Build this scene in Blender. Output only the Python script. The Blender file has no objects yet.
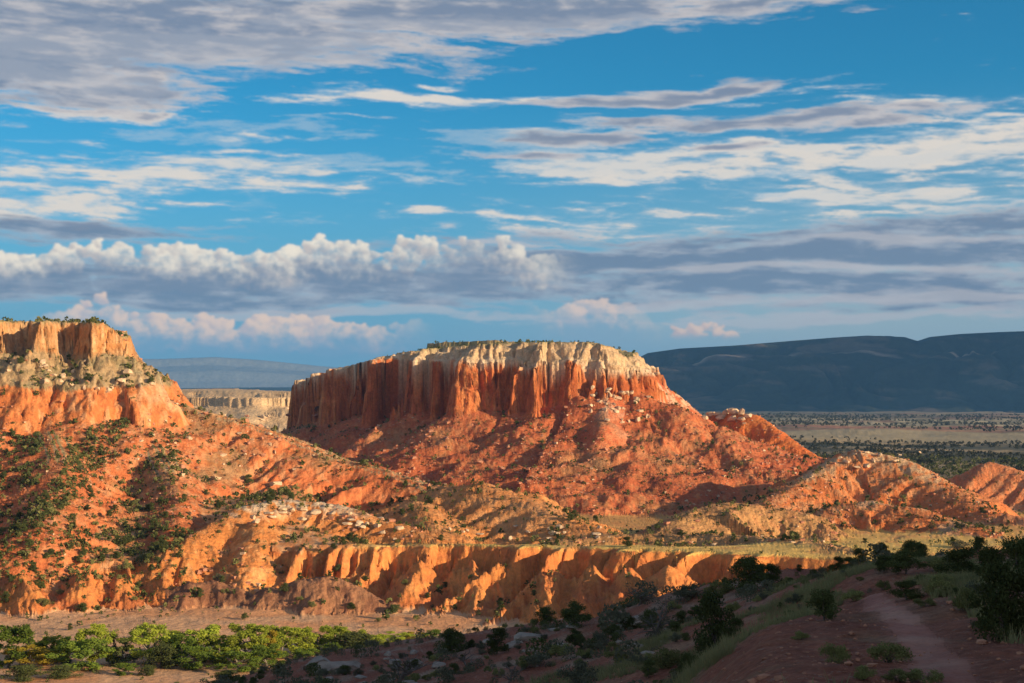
import bpy, math, random, time
import numpy as np
T0 = time.time()
random.seed(7)
RNG = np.random.default_rng(11)
C = bpy.context.scene.collection
SC = bpy.context.scene

# ---------------------------------------------------------------- camera
F = 1422.2            # focal length in pixels of a 1024 wide picture (50 mm on 36 mm)
PITCH = math.atan(43.5 / F)
cam_d = bpy.data.cameras.new('camera'); cam_d.lens = 50; cam_d.sensor_width = 36
cam_d.clip_start = 0.5; cam_d.clip_end = 200000
cam = bpy.data.objects.new('camera', cam_d); C.objects.link(cam)
cam.location = (0, 0, 0); cam.rotation_euler = (math.pi/2 + PITCH, 0, 0)
SC.camera = cam

# ---------------------------------------------------------------- light
SUN_EL = math.radians(13.5)
SUN_AZ = math.radians(180 - 62)          # compass style: 0 = the way the camera looks (+Y), clockwise; sun behind right
SUN_DIR = (math.sin(SUN_AZ)*math.cos(SUN_EL), math.cos(SUN_AZ)*math.cos(SUN_EL), math.sin(SUN_EL))
sd = bpy.data.lights.new('sun', 'SUN'); sd.energy = 5.0; sd.angle = math.radians(0.5); sd.color = (1.0, 0.77, 0.48)
so = bpy.data.objects.new('sun', sd); C.objects.link(so)
so.rotation_euler = (math.radians(90) - SUN_EL, 0, math.pi - SUN_AZ)
so.location = (200, -200, 300)
EXPOSURE = 0.45
SC.view_settings.view_transform = 'Standard'; SC.view_settings.look = 'None'
SC.view_settings.gamma = 1; SC.view_settings.use_curve_mapping = False
SC.view_settings.exposure = EXPOSURE
SC.render.engine = 'CYCLES'
SC.cycles.use_denoising = True
SC.cycles.max_bounces = 4; SC.cycles.diffuse_bounces = 2; SC.cycles.glossy_bounces = 1
SC.cycles.transmission_bounces = 1; SC.cycles.transparent_max_bounces = 4; SC.cycles.volume_bounces = 0
SC.cycles.sample_clamp_indirect = 4

def ray(px, py):
    """azimuth (rad, clockwise from +Y) and tangent of elevation of a direction of the photograph"""
    X = (px-512)/F; Y = (341.5-py)/F
    y = math.cos(PITCH) - Y*math.sin(PITCH); z = math.sin(PITCH) + Y*math.cos(PITCH)
    return math.atan2(X, y), z/math.hypot(X, y)
def P(px, py, r):
    a, t = ray(px, py)
    return (math.sin(a)*r, math.cos(a)*r, t*r)

# ---------------------------------------------------------------- world: daylight sky with clouds
world = bpy.data.worlds.new('World'); SC.world = world; world.use_nodes = True
class NT:
    """small helper to write node maths as expressions"""
    def __init__(s, tree): s.t = tree; s.t.nodes.clear()
    def n(s, typ, **k):
        nd = s.t.nodes.new(typ)
        for a, b in k.items(): setattr(nd, a, b)
        return nd
    def put(s, sock, v):
        if isinstance(v, bpy.types.NodeSocket): s.t.links.new(v, sock)
        elif v is not None: sock.default_value = v
    def m(s, op, a, b=None, c=None, clamp=False):
        nd = s.n('ShaderNodeMath', operation=op, use_clamp=clamp)
        s.put(nd.inputs[0], a)
        if b is not None: s.put(nd.inputs[1], b)
        if c is not None: s.put(nd.inputs[2], c)
        return nd.outputs[0]
    def add(s, a, b): return s.m('ADD', a, b)
    def sub(s, a, b): return s.m('SUBTRACT', a, b)
    def mul(s, a, b): return s.m('MULTIPLY', a, b)
    def mx(s, a, b): return s.m('MAXIMUM', a, b)
    def ss(s, x, lo, hi):
        nd = s.n('ShaderNodeMapRange', interpolation_type='SMOOTHSTEP')
        s.put(nd.inputs[0], x); s.put(nd.inputs[1], lo); s.put(nd.inputs[2], hi); return nd.outputs[0]
    def lin(s, x, lo, hi, a=0.0, b=1.0):
        nd = s.n('ShaderNodeMapRange'); s.put(nd.inputs[0], x); s.put(nd.inputs[1], lo); s.put(nd.inputs[2], hi)
        s.put(nd.inputs[3], a); s.put(nd.inputs[4], b); return nd.outputs[0]
    def xyz(s, x, y, z=0.0):
        nd = s.n('ShaderNodeCombineXYZ'); s.put(nd.inputs[0], x); s.put(nd.inputs[1], y); s.put(nd.inputs[2], z); return nd.outputs[0]
    def noise(s, v, scale, detail=4, rough=0.5, lac=2.0, dist=0.0):
        nd = s.n('ShaderNodeTexNoise'); s.put(nd.inputs['Vector'], v); nd.inputs['Scale'].default_value = scale
        nd.inputs['Detail'].default_value = detail; nd.inputs['Roughness'].default_value = rough
        nd.inputs['Lacunarity'].default_value = lac; nd.inputs['Distortion'].default_value = dist
        return nd.outputs[0]
    def vor(s, v, scale, smooth=0.6, detail=0, feature='SMOOTH_F1'):
        nd = s.n('ShaderNodeTexVoronoi', feature=feature); s.put(nd.inputs['Vector'], v); nd.inputs['Scale'].default_value = scale
        if 'Smoothness' in nd.inputs: nd.inputs['Smoothness'].default_value = smooth
        nd.inputs['Detail'].default_value = detail
        return nd.outputs['Distance']
    def mix(s, f, a, b, blend='MIX'):
        nd = s.n('ShaderNodeMix', data_type='RGBA', blend_type=blend)
        s.put(nd.inputs[0], f)
        for sock, v in ((nd.inputs[6], a), (nd.inputs[7], b)):
            if isinstance(v, (tuple, list)): sock.default_value = (*v[:3], 1)
            else: s.put(sock, v)
        return nd.outputs[2]
def lin3(r, g, b):
    f = lambda c: (c/255/12.92) if c/255 <= .04045 else ((c/255+.055)/1.055)**2.4
    return (f(r), f(g), f(b))

# ---------------------------------------------------------------- numpy noise
_perm = np.random.default_rng(5).permutation(256).astype(np.int32); _perm = np.concatenate([_perm, _perm])
_ang = np.random.default_rng(6).random(256).astype(np.float32)*2*np.pi
_gx, _gy = np.cos(_ang), np.sin(_ang)
def pn(x, y, seed=0):
    """2-D gradient noise, about -0.7 .. 0.7"""
    x = np.asarray(x, np.float32) + seed*13.71; y = np.asarray(y, np.float32) + seed*7.37
    fx = np.floor(x); fy = np.floor(y)
    ix = fx.astype(np.int32) & 255; iy = fy.astype(np.int32) & 255
    x = x - fx; y = y - fy
    u = x*x*x*(x*(x*6-15)+10); v = y*y*y*(y*(y*6-15)+10)
    ix1 = (ix+1) & 255; iy1 = (iy+1) & 255
    def g(a, b, X, Y):
        h = _perm[_perm[a]+b]; return _gx[h]*X + _gy[h]*Y
    n00 = g(ix, iy, x, y); n10 = g(ix1, iy, x-1, y); n01 = g(ix, iy1, x, y-1); n11 = g(ix1, iy1, x-1, y-1)
    a = n00 + u*(n10-n00); b = n01 + u*(n11-n01)
    return a + v*(b-a)
def fbm(x, y, oct=4, seed=0, gain=.5, lac=2.03):
    o = 0; a = 1.0; f = 1.0
    for k in range(oct):
        o = o + a*pn(x*f, y*f, seed+k); a *= gain; f *= lac
    return o
def ridged(x, y, oct=3, seed=0, gain=.5):
    """0 in the valleys .. 1 on the crests"""
    o = 0; a = 1.0; f = 1.0; s = 0
    for k in range(oct):
        n = 1-np.abs(pn(x*f, y*f, seed+k))*2.2
        o = o + a*n; s += a; a *= gain; f *= 2.05
    return o/s
def billow(x, y, oct=3, seed=0, gain=.5):
    """0 in sharp gullies .. 1 on round ribs"""
    o = 0; a = 1.0; f = 1.0; s = 0
    for k in range(oct):
        o = o + a*np.minimum(1, np.abs(pn(x*f, y*f, seed+k))*2.2); s += a; a *= gain; f *= 2.05
    return o/s
def sst(x, a, b):
    t = np.clip((x-a)/(b-a), 0, 1); return t*t*(3-2*t)
def smax(a, b, k):
    h = np.clip(.5 + .5*(a-b)/k, 0, 1)
    return b + (a-b)*h + k*h*(1-h)

def blur1(a, n, ax):
    """blur along one axis with a Hann kernel of odd width n"""
    if n % 2 == 0: n += 1
    k = np.hanning(n+2)[1:-1]; k /= k.sum(); h = n//2
    pad = [(0, 0)]*a.ndim; pad[ax] = (h, h); p = np.pad(a, pad, mode='edge'); o = 0
    L = a.shape[ax]
    for q in range(n):
        sl = [slice(None)]*a.ndim; sl[ax] = slice(q, q+L); o = o + p[tuple(sl)]*k[q]
    return o
# ---------------------------------------------------------------- the sky: Nishita daylight with computed clouds
SKYGAIN = 2 ** (-EXPOSURE)
def G(r, g, b): return np.array([SKYGAIN*c for c in lin3(r, g, b)], np.float32)
AZ0, AZ1, EL0, EL1 = -math.radians(62), math.radians(62), 0.0, math.radians(27)
CW, CH = 2600, 640
def clouds():
    az = np.linspace(AZ0, AZ1, CW, dtype=np.float32)[None, :]; el = np.linspace(EL0, EL1, CH, dtype=np.float32)[:, None]
    U = az*F + 0*el; V = el*F + 0*az
    def uv(px, py):
        a, t = ray(px, py); return a*F, math.atan(t)*F
    w1 = fbm(U*.004, V*.016, 4, 300, .55); w2 = fbm(U*.004, V*.016, 4, 310, .55)
    Uw = U + 55*w1; Vw = V + 13*w2
    streak = fbm(U*.0055+.2*w2, Vw*.042, 7, 320, .66)
    wisp = fbm(U*.011+V*.012, Vw*.085-.0*U, 6, 330, .6)
    rip = fbm(U*.02-V*.02, V*.075+U*.004, 4, 340, .5)
    soft = fbm(U*.008, V*.02, 4, 350, .5)
    fib = fbm(U*.018+.6*w1, V*.15+U*.008+.8*w2, 5, 355, .62)
    puffy = billow(U*.02+w1, V*.05+w2, 4, 357, .6)-.45
    wisp = wisp + .5*fib
    def ell(cx, cy, a, b, k=1.0, tilt=0.0):
        u0, v0 = uv(cx, cy); du = Uw-u0; dv = Vw-v0-tilt*du
        return np.maximum((1-np.sqrt((du/a)**2+(dv/b)**2))*k, -1)
    def field(lst):
        o = None
        for e in lst:
            q = ell(*e); o = q if o is None else smax(o, q, .25)
        return o
    col = np.zeros(U.shape+(3,), np.float32); alp = np.zeros(U.shape, np.float32)
    def over(a, c):
        nonlocal col, alp
        a = np.clip(a, 0, 1); na = a + alp*(1-a)
        col = (c*a[..., None] + col*(alp*(1-a))[..., None])/np.maximum(na, 1e-5)[..., None]; alp = na
    def cm(a, b, w): return a + (b-a)*np.clip(w, 0, 1)[..., None]
    one = np.ones(U.shape+(3,), np.float32)
    # clear sky grading towards the pale horizon, as thin even veil
    over(.93*sst(-V, -310, -10)**1.15 + 0*U, cm(one*G(116, 162, 192), one*G(168, 182, 190), sst(U, -150, 350)))
    # veils
    veil = field([(760,158,270,38),(960,140,170,40,1.2),(620,172,130,24),(900,190,230,24,.8),(170,178,240,20,1.1,-.01),(60,205,220,22),(430,98,170,10,1.2,.0),(700,97,130,7),
        (70,106,110,12,1.3),(230,149,100,5),(268,137,60,4,.8),(447,183,24,3,.8),(408,214,40,7,.9),(720,104,110,5),(390,120,80,3,.8),(510,217,110,10,.6),
        (850,212,330,16,.7),(700,228,260,14,.7),(450,84,60,3),(60,137,70,5,.5),(925,103,90,8,1.2),(168,80,14,9,1.5)])
    d = veil + .72*streak + .42*wisp
    a = sst(d + .35*fib, -.08, .70)
    over(a*(.30+.62*sst(d+.5*rip+.6*fib+.5*puffy, .1, 1.0)), cm(one*G(186, 203, 214), one*G(236, 224, 210), sst(d+.6*rip+.3*soft, .1, .85)))
    # thin loose streaks between the banks
    d2 = field([(500,150,700,60,.6),(120,130,260,30,.5),(850,200,300,50,.5)]) + .9*streak + .5*wisp
    over(.35*sst(d2, .30, .85), one*G(200, 208, 212))
    # grey altostratus
    grey = field([(130,22,430,52,1.3,.02),(470,10,430,30,1.3,.03),(760,2,190,16,1.2,.05),(20,66,220,42,1.2),(640,98,130,8,1.3,.03),(740,84,50,11,1.6),(690,90,90,8,1.3),(800,124,190,11,1.1),(650,124,90,9,1.2),
        (590,142,95,7,1.2),(740,150,44,4,1.1),(900,112,100,8),(525,158,46,4,1.1),(840,131,110,7,1.1)])
    d = grey + .42*streak + .20*wisp
    a = sst(d + .30*fib + .25*puffy, -.10, .58)
    sh = sst(d + .6*rip + .35*soft + .5*puffy + .35*fib, .05, 1.15)
    c = cm(one*G(204, 197, 196), one*G(128, 141, 163), sh)
    over(.94*a, c)
    d = field([(150,45,430,34,1.0,.02),(60,75,200,18),(400,22,300,12)]) + .6*rip + .5*streak
    over(.45*sst(d, .25, .8), one*G(176, 180, 190))
    # low deck
    deck = field([(840,252,470,30,1.2),(740,284,420,24,1.1),(1010,225,220,16),(250,285,560,28,1.2),(640,262,260,26,1.1),(60,228,200,16,.9),(1000,300,300,20,.8)])
    d = deck + .45*streak + .15*wisp
    a = sst(d + .25*fib, -.08, .60); sh = sst(d + .45*rip + .4*fib + .3*puffy, .0, 1.0)
    over(.93*a, cm(one*G(178, 182, 192), one*G(114, 132, 157), sh))
    d = field([(850,268,300,5),(930,300,260,8),(800,320,280,7),(900,240,220,5),(300,314,300,5),(530,246,90,4),(700,305,200,4)]) + .8*streak + .3*wisp
    over(.6*sst(d, .0, .6), one*G(200, 196, 198))
    # ---- cumulus: heaps of lit puffs
    rg = np.random.default_rng(33)
    def heap(profile, base, n, rmin, rmax, top, mid, low, fade, alpha=1.0, ragged=.5):
        """profile: (px, py of the top); puffs fill from the profile down to base (picture row)"""
        ppx = np.array([p[0] for p in profile], float); ppy = np.array([p[1] for p in profile], float)
        zb = np.full(U.shape, -1e3, np.float32); nx = np.zeros_like(zb); ny = np.zeros_like(zb); nz_ = np.ones_like(zb)
        pts = []
        for k in range(n):
            px = rg.uniform(ppx[0], ppx[-1]); t = np.interp(px, ppx, ppy); f = rg.random()**1.6
            rad = (rmin + (rmax*1.25-rmin)*rg.random()**1.7)*(.6+.7*f); t = t + rg.uniform(-3, 6)*(rad/rmax) + 4*math.sin(px*.045)*math.sin(px*.017) 
            py = t + rad + f*(max(base-t-2*rad, 0))
            dep = -f*rmax*.3 + rg.uniform(-1, 1)*rmax*.6
            pts.append((px, py, rad, dep + f*rmax*1.0))
            for q in range(5):
                th = rg.uniform(-.3, math.pi+.3)
                pts.append((px+math.cos(th)*rad*.85, py-math.sin(th)*rad*.8, rad*rg.uniform(.3, .5), dep + f*rmax + rad*.25))
        du_ = (AZ1-AZ0)*F/(CW-1); dv_ = (EL1-EL0)*F/(CH-1)
        for px, py, rad, dep in pts:
            u0, v0 = uv(px, py)
            i0 = int((u0-rad*1.3-AZ0*F)/du_); i1 = int((u0+rad*1.3-AZ0*F)/du_)+2; j0 = int((v0-rad*1.1)/dv_); j1 = int((v0+rad*1.1)/dv_)+2
            i0 = max(i0, 0); j0 = max(j0, 0)
            if i1 <= i0 or j1 <= j0: continue
            su = U[j0:j1, i0:i1]+6*wd[j0:j1, i0:i1]; sv = V[j0:j1, i0:i1]+4*wd2[j0:j1, i0:i1]
            x = (su-u0)/(rad*1.2); y = (sv-v0)/rad; q = 1-x*x-y*y
            h = np.sqrt(np.maximum(q, 0)); zz = dep + rad*h
            m = (q > 0) & (zz > zb[j0:j1, i0:i1])
            zb[j0:j1, i0:i1][m] = zz[m]; nx[j0:j1, i0:i1][m] = x[m]; ny[j0:j1, i0:i1][m] = y[m]; nz_[j0:j1, i0:i1][m] = h[m]
        cov = (zb > -900).astype(np.float32)
        def bl(a, n): return blur1(blur1(a, n, 0), n, 1)
        u0 = uv(512, base)[1]
        lo = sst(V + 5*soft + 3*wd, u0-1, u0+8)
        cov = bl(cov, 3)*1.0
        edge = bl(cov, 7)
        nxs = bl(nx, 9)+.6*bl(nx, 3); nys = bl(ny, 9)+.6*bl(ny, 3); nzs = bl(nz_, 9)+.6*bl(nz_, 3)
        L = (.50*nxs + .72*nys + .42*nzs)/1.6 + .22*wd
        lit = sst(L, -.05, .85)
        azs = np.array([uv(p[0], p[1]) for p in profile]); pv = np.interp(U[0], azs[:, 0], azs[:, 1])[None, :]
        fd = 1-sst(pv - V + 16*soft + 16*wd, fade*.10, fade*1.25)
        lft, rgt = azs[0, 0], azs[-1, 0]; endf = sst(U, lft, lft+60)*(1-sst(U + 30*soft, rgt-70, rgt-4)) if fade > 20 else 1.0
        c = cm(one*mid, one*top, lit); c = cm(one*low, c, fd)
        a = cov*lo*alpha*endf*(.45+.55*fd)*sst(edge + ragged*.35*wd, .10, .60)
        over(a, c)
    wd = fbm(U*.09, V*.10, 4, 360, .55); wd2 = fbm(U*.09, V*.10, 4, 370, .55)
    heap([(-60,258),(-10,254),(20,250),(45,245),(80,243),(100,240),(125,237),(165,242),(200,243),(235,249),(262,247),(290,250),(315,236),(340,240),(375,237),(400,238),(425,234),(450,234),(468,231),(490,234),(508,238),(522,247),(545,252),(585,257)],
         300, 300, 4, 13, G(255,242,220), G(206,196,190), G(126,140,162), 34)
    heap([(20,316),(60,308),(90,301),(104,296),(118,306),(150,309),(175,316),(205,312),(230,316),(262,312),(285,310),(305,320),(335,316),(352,314),(372,326),(395,324),(415,322),(445,330)],
         360, 150, 5, 14, G(255,220,192), G(206,190,190), G(140,168,194), 32, .95, 1.2)
    heap([(520,302),(540,298),(560,308),(580,300),(600,296),(625,302),(650,314),(672,322)], 352, 80, 5, 14, G(246,214,192), G(188,186,192), G(146,168,190), 28, .9, 1.4)
    heap([(674,326),(688,321),(705,319),(722,325),(734,334)], 344, 16, 3, 7, G(255,216,186), G(214,186,178), G(190,182,184), 14, .9)
    edge = sst(az, AZ0, AZ0+.15)*(1-sst(az, AZ1-.15, AZ1))*(1-sst(el, EL1-.12, EL1-.005))
    alp = alp*edge
    im = bpy.data.images.new('cloud_field', CW, CH, alpha=True, float_buffer=True)
    im.colorspace_settings.name = 'Non-Color'
    buf = np.concatenate([col*1.0, np.ones(alp.shape+(1,), np.float32)], -1); im.pixels.foreach_set(buf.astype(np.float32).ravel())
    im2 = bpy.data.images.new('cloud_cover', CW, CH, alpha=False, float_buffer=True); im2.colorspace_settings.name = 'Non-Color'
    im2.pixels.foreach_set(np.stack([alp, alp, alp, np.ones_like(alp)], -1).astype(np.float32).ravel())
    return im, im2
def build_world():
    im, im2 = clouds()
    W = NT(world.node_tree)
    tc = W.n('ShaderNodeTexCoord')
    sep = W.n('ShaderNodeSeparateXYZ'); W.t.links.new(tc.outputs['Generated'], sep.inputs[0])
    dx, dy, dz = sep.outputs
    az = W.m('ARCTAN2', dx, dy); el = W.m('ARCSINE', dz)
    p = W.xyz(W.lin(az, AZ0, AZ1), W.lin(W.mx(el, 0.0), EL0, EL1))
    sky = W.n('ShaderNodeTexSky', sky_type='NISHITA', sun_disc=False)
    sky.sun_elevation = SUN_EL; sky.sun_rotation = SUN_AZ
    sky.altitude = 1900; sky.air_density = 1.0; sky.dust_density = 0.3; sky.ozone_density = 4.0
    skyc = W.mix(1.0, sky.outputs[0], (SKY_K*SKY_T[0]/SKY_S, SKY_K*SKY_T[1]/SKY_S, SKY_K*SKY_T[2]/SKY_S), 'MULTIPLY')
    # sky behind the camera and overhead, warmed and brightened as added fill light
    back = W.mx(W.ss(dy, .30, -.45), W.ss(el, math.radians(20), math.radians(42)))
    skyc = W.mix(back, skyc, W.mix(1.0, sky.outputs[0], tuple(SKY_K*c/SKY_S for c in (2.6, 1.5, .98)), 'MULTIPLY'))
    t1 = W.n('ShaderNodeTexImage', image=im, extension='EXTEND', interpolation='Cubic'); W.put(t1.inputs[0], p)
    t2 = W.n('ShaderNodeTexImage', image=im2, extension='EXTEND', interpolation='Cubic'); W.put(t2.inputs[0], p)
    cl = W.mix(1.0, t1.outputs[0], (1/SKY_S, 1/SKY_S, 1/SKY_S), 'MULTIPLY')
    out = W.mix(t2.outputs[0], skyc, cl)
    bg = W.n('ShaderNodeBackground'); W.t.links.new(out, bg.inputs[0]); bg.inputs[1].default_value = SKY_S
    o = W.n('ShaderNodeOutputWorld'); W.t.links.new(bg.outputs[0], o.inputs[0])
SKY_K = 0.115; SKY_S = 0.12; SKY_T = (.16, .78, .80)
world.cycles.sampling_method = 'MANUAL'; world.cycles.sample_map_resolution = 512
build_world()
HAZE = True; HAZE_D = 3.9e-5
# ---------------------------------------------------------------- terrain: the near slopes (table), the valley, the bench
NR = np.array([0,10,22,35,45,60,80,110,140,170,220,280,330,380], float)
NCOL = [(-260,[760,740,760,760,760,750,742,735,725,712,702,687]),
 (0,[770,750,780,780,780,770,755,740,730,715,702,687]),
 (150,[770,750,780,780,775,765,745,730,718,705,695,687]),
 (300,[770,750,775,772,760,745,715,685,662,674,690,687]),
 (450,[770,745,765,755,740,715,680,655,642,662,688,687]),
 (550,[770,740,750,740,715,690,655,632,620,650,688,687]),
 (650,[770,730,730,715,690,655,624,604,608,650,688,687]),
 (700,[765,712,676,664,668,640,607,594,603,650,688,687]),
 (760,[763,690,624,630,642,620,585,582,598,650,688,687]),
 (860,[760,683,625,608,592,576,574,592,612,655,688,687]),
 (940,[760,684,622,600,580,562,568,590,612,655,688,687]),
 (1024,[760,680,622,598,578,560,562,588,612,655,688,687]),
 (1280,[760,675,620,595,575,560,560,588,612,655,688,687])]
_az = np.array([ray(c[0], 400)[0] for c in NCOL])
_zt = []
for c, pys in NCOL:
    z = [-2.1]
    for r, py in zip(NR[1:-1], pys): z.append(ray(c, py)[1]*r)
    z.append(-70.0); _zt.append(z)
_zt = np.array(_zt)
# refine and blur the table
TA = np.linspace(-math.pi, math.pi, 721); TR = np.sqrt(np.linspace(0, 1, 260))*380; TR = np.linspace(0, math.sqrt(380), 300)**2
tab = np.array([np.interp(TR, NR, z) for z in _zt])
tab2 = np.empty((len(TA), len(TR)))
for j in range(len(TR)): tab2[:, j] = np.interp(TA, _az, tab[:, j])
behind = sst(np.abs(TA), .6, 1.6)[:, None]
tab2 = tab2*(1-behind) + behind*(-1.9 - np.interp(TR, [0, 60, 200, 380], [0, 3, 12, 40]))[None, :]
tab2 = blur1(tab2, 7, 0); tab2 = blur1(tab2, 13, 1)
def near_z(az, r):
    fa = np.clip((az+math.pi)/(2*math.pi)*720, 0, 719.999); fr = np.clip(np.sqrt(np.minimum(r, 380))/math.sqrt(380)*299, 0, 298.999)
    i = fa.astype(int); j = fr.astype(int); a = fa-i; b = fr-j
    return (tab2[i, j]*(1-a)+tab2[i+1, j]*a)*(1-b) + (tab2[i, j+1]*(1-a)+tab2[i+1, j+1]*a)*b

def polyline(x, y, pts, closed=False):
    """nearest point of a polyline: distance, closest xy, unit direction outwards, arc position, interpolated extra columns"""
    pts = np.asarray(pts, float); n = len(pts)
    segs = [(i, (i+1) % n) for i in range(n if closed else n-1)]
    best = np.full(x.shape, 1e12, np.float32); cx = np.zeros_like(best); cy = np.zeros_like(best)
    ex = np.zeros((pts.shape[1]-2,)+x.shape, np.float32)
    for i, j in segs:
        ax, ay = pts[i, :2]; bx, by = pts[j, :2]; dx, dy = bx-ax, by-ay; L2 = dx*dx+dy*dy
        t = np.clip(((x-ax)*dx+(y-ay)*dy)/L2, 0, 1)
        qx = ax+t*dx; qy = ay+t*dy; d2 = (x-qx)**2+(y-qy)**2
        m = d2 < best
        best = np.where(m, d2, best); cx = np.where(m, qx, cx); cy = np.where(m, qy, cy)
        for k in range(ex.shape[0]):
            ex[k] = np.where(m, pts[i, 2+k]*(1-t)+pts[j, 2+k]*t, ex[k])
    d = np.sqrt(best); ux = (x-cx)/(d+1e-4); uy = (y-cy)/(d+1e-4)
    return d, cx, cy, ux, uy, ex
def inside(x, y, pts):
    pts = np.asarray(pts, float); c = np.zeros(x.shape, bool); n = len(pts)
    for i in range(n):
        x1, y1 = pts[i, :2]; x2, y2 = pts[(i+1) % n, :2]
        if y1 == y2: continue
        c ^= ((y1 > y) != (y2 > y)) & (x < (x2-x1)*(y-y1)/(y2-y1)+x1)
    return c
def P3(px, py, r): return list(P(px, py, r))

# labels: 0 ground, 1 foreground, 2 bench top, 3 bluffs, 4 central mesa, 5 left mesa, 6.. hills
BENCH = [(-700,572,500,-62),(-400,572,490,-62),(-150,572,480,-61.5),(0,572,476,-61),(60,0,474,-61),(120,0,480,-60),(180,0,484,-60),(240,0,480,-57),(300,0,474,-54.5),(350,0,470,-53),(450,0,466,-52.2),(530,0,458,-52),
         (600,0,450,-51.5),(700,0,432,-50.5),(800,0,420,-50),(900,0,410,-50),(1024,0,400,-50),(1200,0,392,-50),(1500,0,380,-50),(2200,0,400,-50)]
BEN = []
for px, _, r, z in BENCH:
    a = ray(px, 400)[0]; r += 9*(px < 520); z -= .9*(px < 520); BEN.append((math.sin(a)*r, math.cos(a)*r, z))
BEN = np.array(BEN); BAZ = np.array([ray(b[0], 400)[0] for b in BENCH]); BR = np.array([b[2]+9*(b[0] < 520) for b in BENCH], float); BZ = np.array([b[3] for b in BENCH])

def mesa_poly(rows):
    """rows: px, py top, r, metres of cap, metres of cliff"""
    return np.array([P3(a, b, c) + [d, e] for a, b, c, d, e in rows])
M1 = mesa_poly([(318,378,1185,2.5,36),(330,373,1150,3,41),(345,366,1112,4,46),(362,361.5,1102,5,46),(385,354,1060,7,46),(408,351,1056,11,44),(432,348.5,1014,15,42),(462,345,1006,18,38),(480,344,982,20,36),(520,342.5,986,22,33),(545,342,966,23,30),(578,342,968,24,27),(600,343.5,958,24,24),
                (619,350,968,18,22),(628,357,1000,15,22),(626,350,1080,20,25),(590,344,1180,20,25),(450,348,1240,20,25),(345,372,1240,10,30)])
M0 = mesa_poly([(-420,318,800,14,19),(-250,320,745,14,19),(-100,322,715,14,19),(-30,321,716,14,19),(0,321,700,14,19),(10,321,712,14,19),(24,321,722,14,19),(36,321,718,14,19),(44,321,690,15,19),(60,322,703,14,19),(78,322,702,14,19),(90,322,682,15,19),(103,324,686,14,18),(119,332,688,11,17),(123,337,700,11,17),
                (131,335,780,13,18),(110,328,900,13,18),(-420,320,980,13,18)])
MB = mesa_poly([(130,391,1900,9,0),(175,391.5,1800,10,0),(215,391,1750,10,0),(262,392,1700,9,0),(290,392,1720,9,0),(330,394,1800,9,0),(350,392,2300,9,0),(130,390,2400,9,0)])

RIDGES = [ # label, k slope, round, rib amp, rib wavelength, points (px,py,r)
 (5, .50, 8, 5.0, 30, [(150,398,694),(180,404,690),(215,413,680),(255,424,672),(295,438,662),(345,458,648),(395,473,632),(432,485,615)]),
 (5, .46, 6, 4.0, 24, [(50,430,655),(62,455,610),(52,490,560),(38,525,515)]),
 (5, .50, 5, 5.0, 22, [(135,425,668),(160,450,630),(175,480,590),(178,508,555),(172,528,520)]),
 (5, .46, 6, 4.0, 24, [(-60,430,660),(-60,470,590),(-70,520,520)]),
 (6, .42, 10, 4.0, 26, [(446,486,590),(480,483,578),(520,497,556),(565,517,528),(612,539,500)]),
 (6, .45, 6, 4.0, 22, [(418,500,560),(430,518,530),(438,533,510)]),
 (7, .47, 6, 7.5, 27, [(178,545,500),(212,525,516),(245,506,530),(285,499,538),(335,503,534),(385,520,520),(430,536,500)]),
 (7, .55, 4, 4, 18, [(262,520,512),(250,550,492),(238,580,474)]),
 (3, .80, 1.2, 3.2, 11, [(556,566,446),(550,585,434),(545,606,420)]),
 (3, .80, 1.2, 3.2, 11, [(592,566,440),(590,584,428),(583,606,412)]),
 (3, .80, 1.2, 3.2, 11, [(630,566,430),(628,582,420),(620,604,402)]),
 (3, .80, 1.2, 3.2, 11, [(668,565,420),(664,582,408),(655,602,392)]),
 (3, .75, 1.2, 3.2, 11, [(470,562,456),(478,585,440),(482,606,426)]),
 (3, .75, 1.2, 3.2, 11, [(420,566,458),(410,586,445)]),
 (3, .75, 1.2, 3.2, 11, [(85,574,470),(78,590,458)]),
 (3, .75, 1.2, 3.2, 11, [(120,578,470),(124,592,458)]),
 (3, .75, 1.2, 3.2, 11, [(20,576,468),(30,592,456)]),
 (8, .62, 4, 3.0, 15, [(268,590,452),(300,580,450),(325,577,447),(352,585,443),(385,602,437)]),
 (8, .6, 3, 3.0, 13, [(190,584,462),(215,580,463),(238,590,456)]),
 (3, .80, 1.2, 3.2, 11, [(165,580,472),(160,592,460)]),
 (9, .62, 7, 4.6, 34, [(612,387,962),(608,398,944),(602,424,905),(598,458,862),(600,488,822),(602,510,790)]),
 (9, .60, 6, 2.2, 30, [(636,368,992),(652,394,972),(672,430,950),(700,456,925),(742,482,890),(785,503,850)]),
 (10, .85, 7, 9.0, 24, [(655,424,1085),(690,417,1062),(735,412,1035),(756,415,1020),(778,430,1002),(800,446,985),(828,464,965)]),
 (11, .52, 12, 4.2, 24, [(768,502,715),(798,484,750),(832,461,785),(858,449,797),(885,455,790),(912,463,780),(950,485,760),(985,509,730),(1004,527,700)]),
 (11, .42, 12, 3.0, 18, [(798,524,640),(832,507,655),(868,501,668),(912,508,655),(950,520,640),(990,534,610)]),
 (12, .58, 12, 4.0, 26, [(962,478,925),(990,461,900),(1030,474,890),(1100,480,880),(1200,480,900)]),
 (12, .55, 4, 3.0, 16, [(985,524,690),(1006,513,690),(1050,520,680)]),
 (13, .40, 8, 4.5, 22, [(668,526,570),(690,510,590),(716,503,600),(760,505,610),(800,512,610)]),
 (13, .32, 5, 3.0, 16, [(560,541,488),(620,536,505),(680,533,505),(740,535,490),(800,541,468),(850,548,440)]),
]
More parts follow.
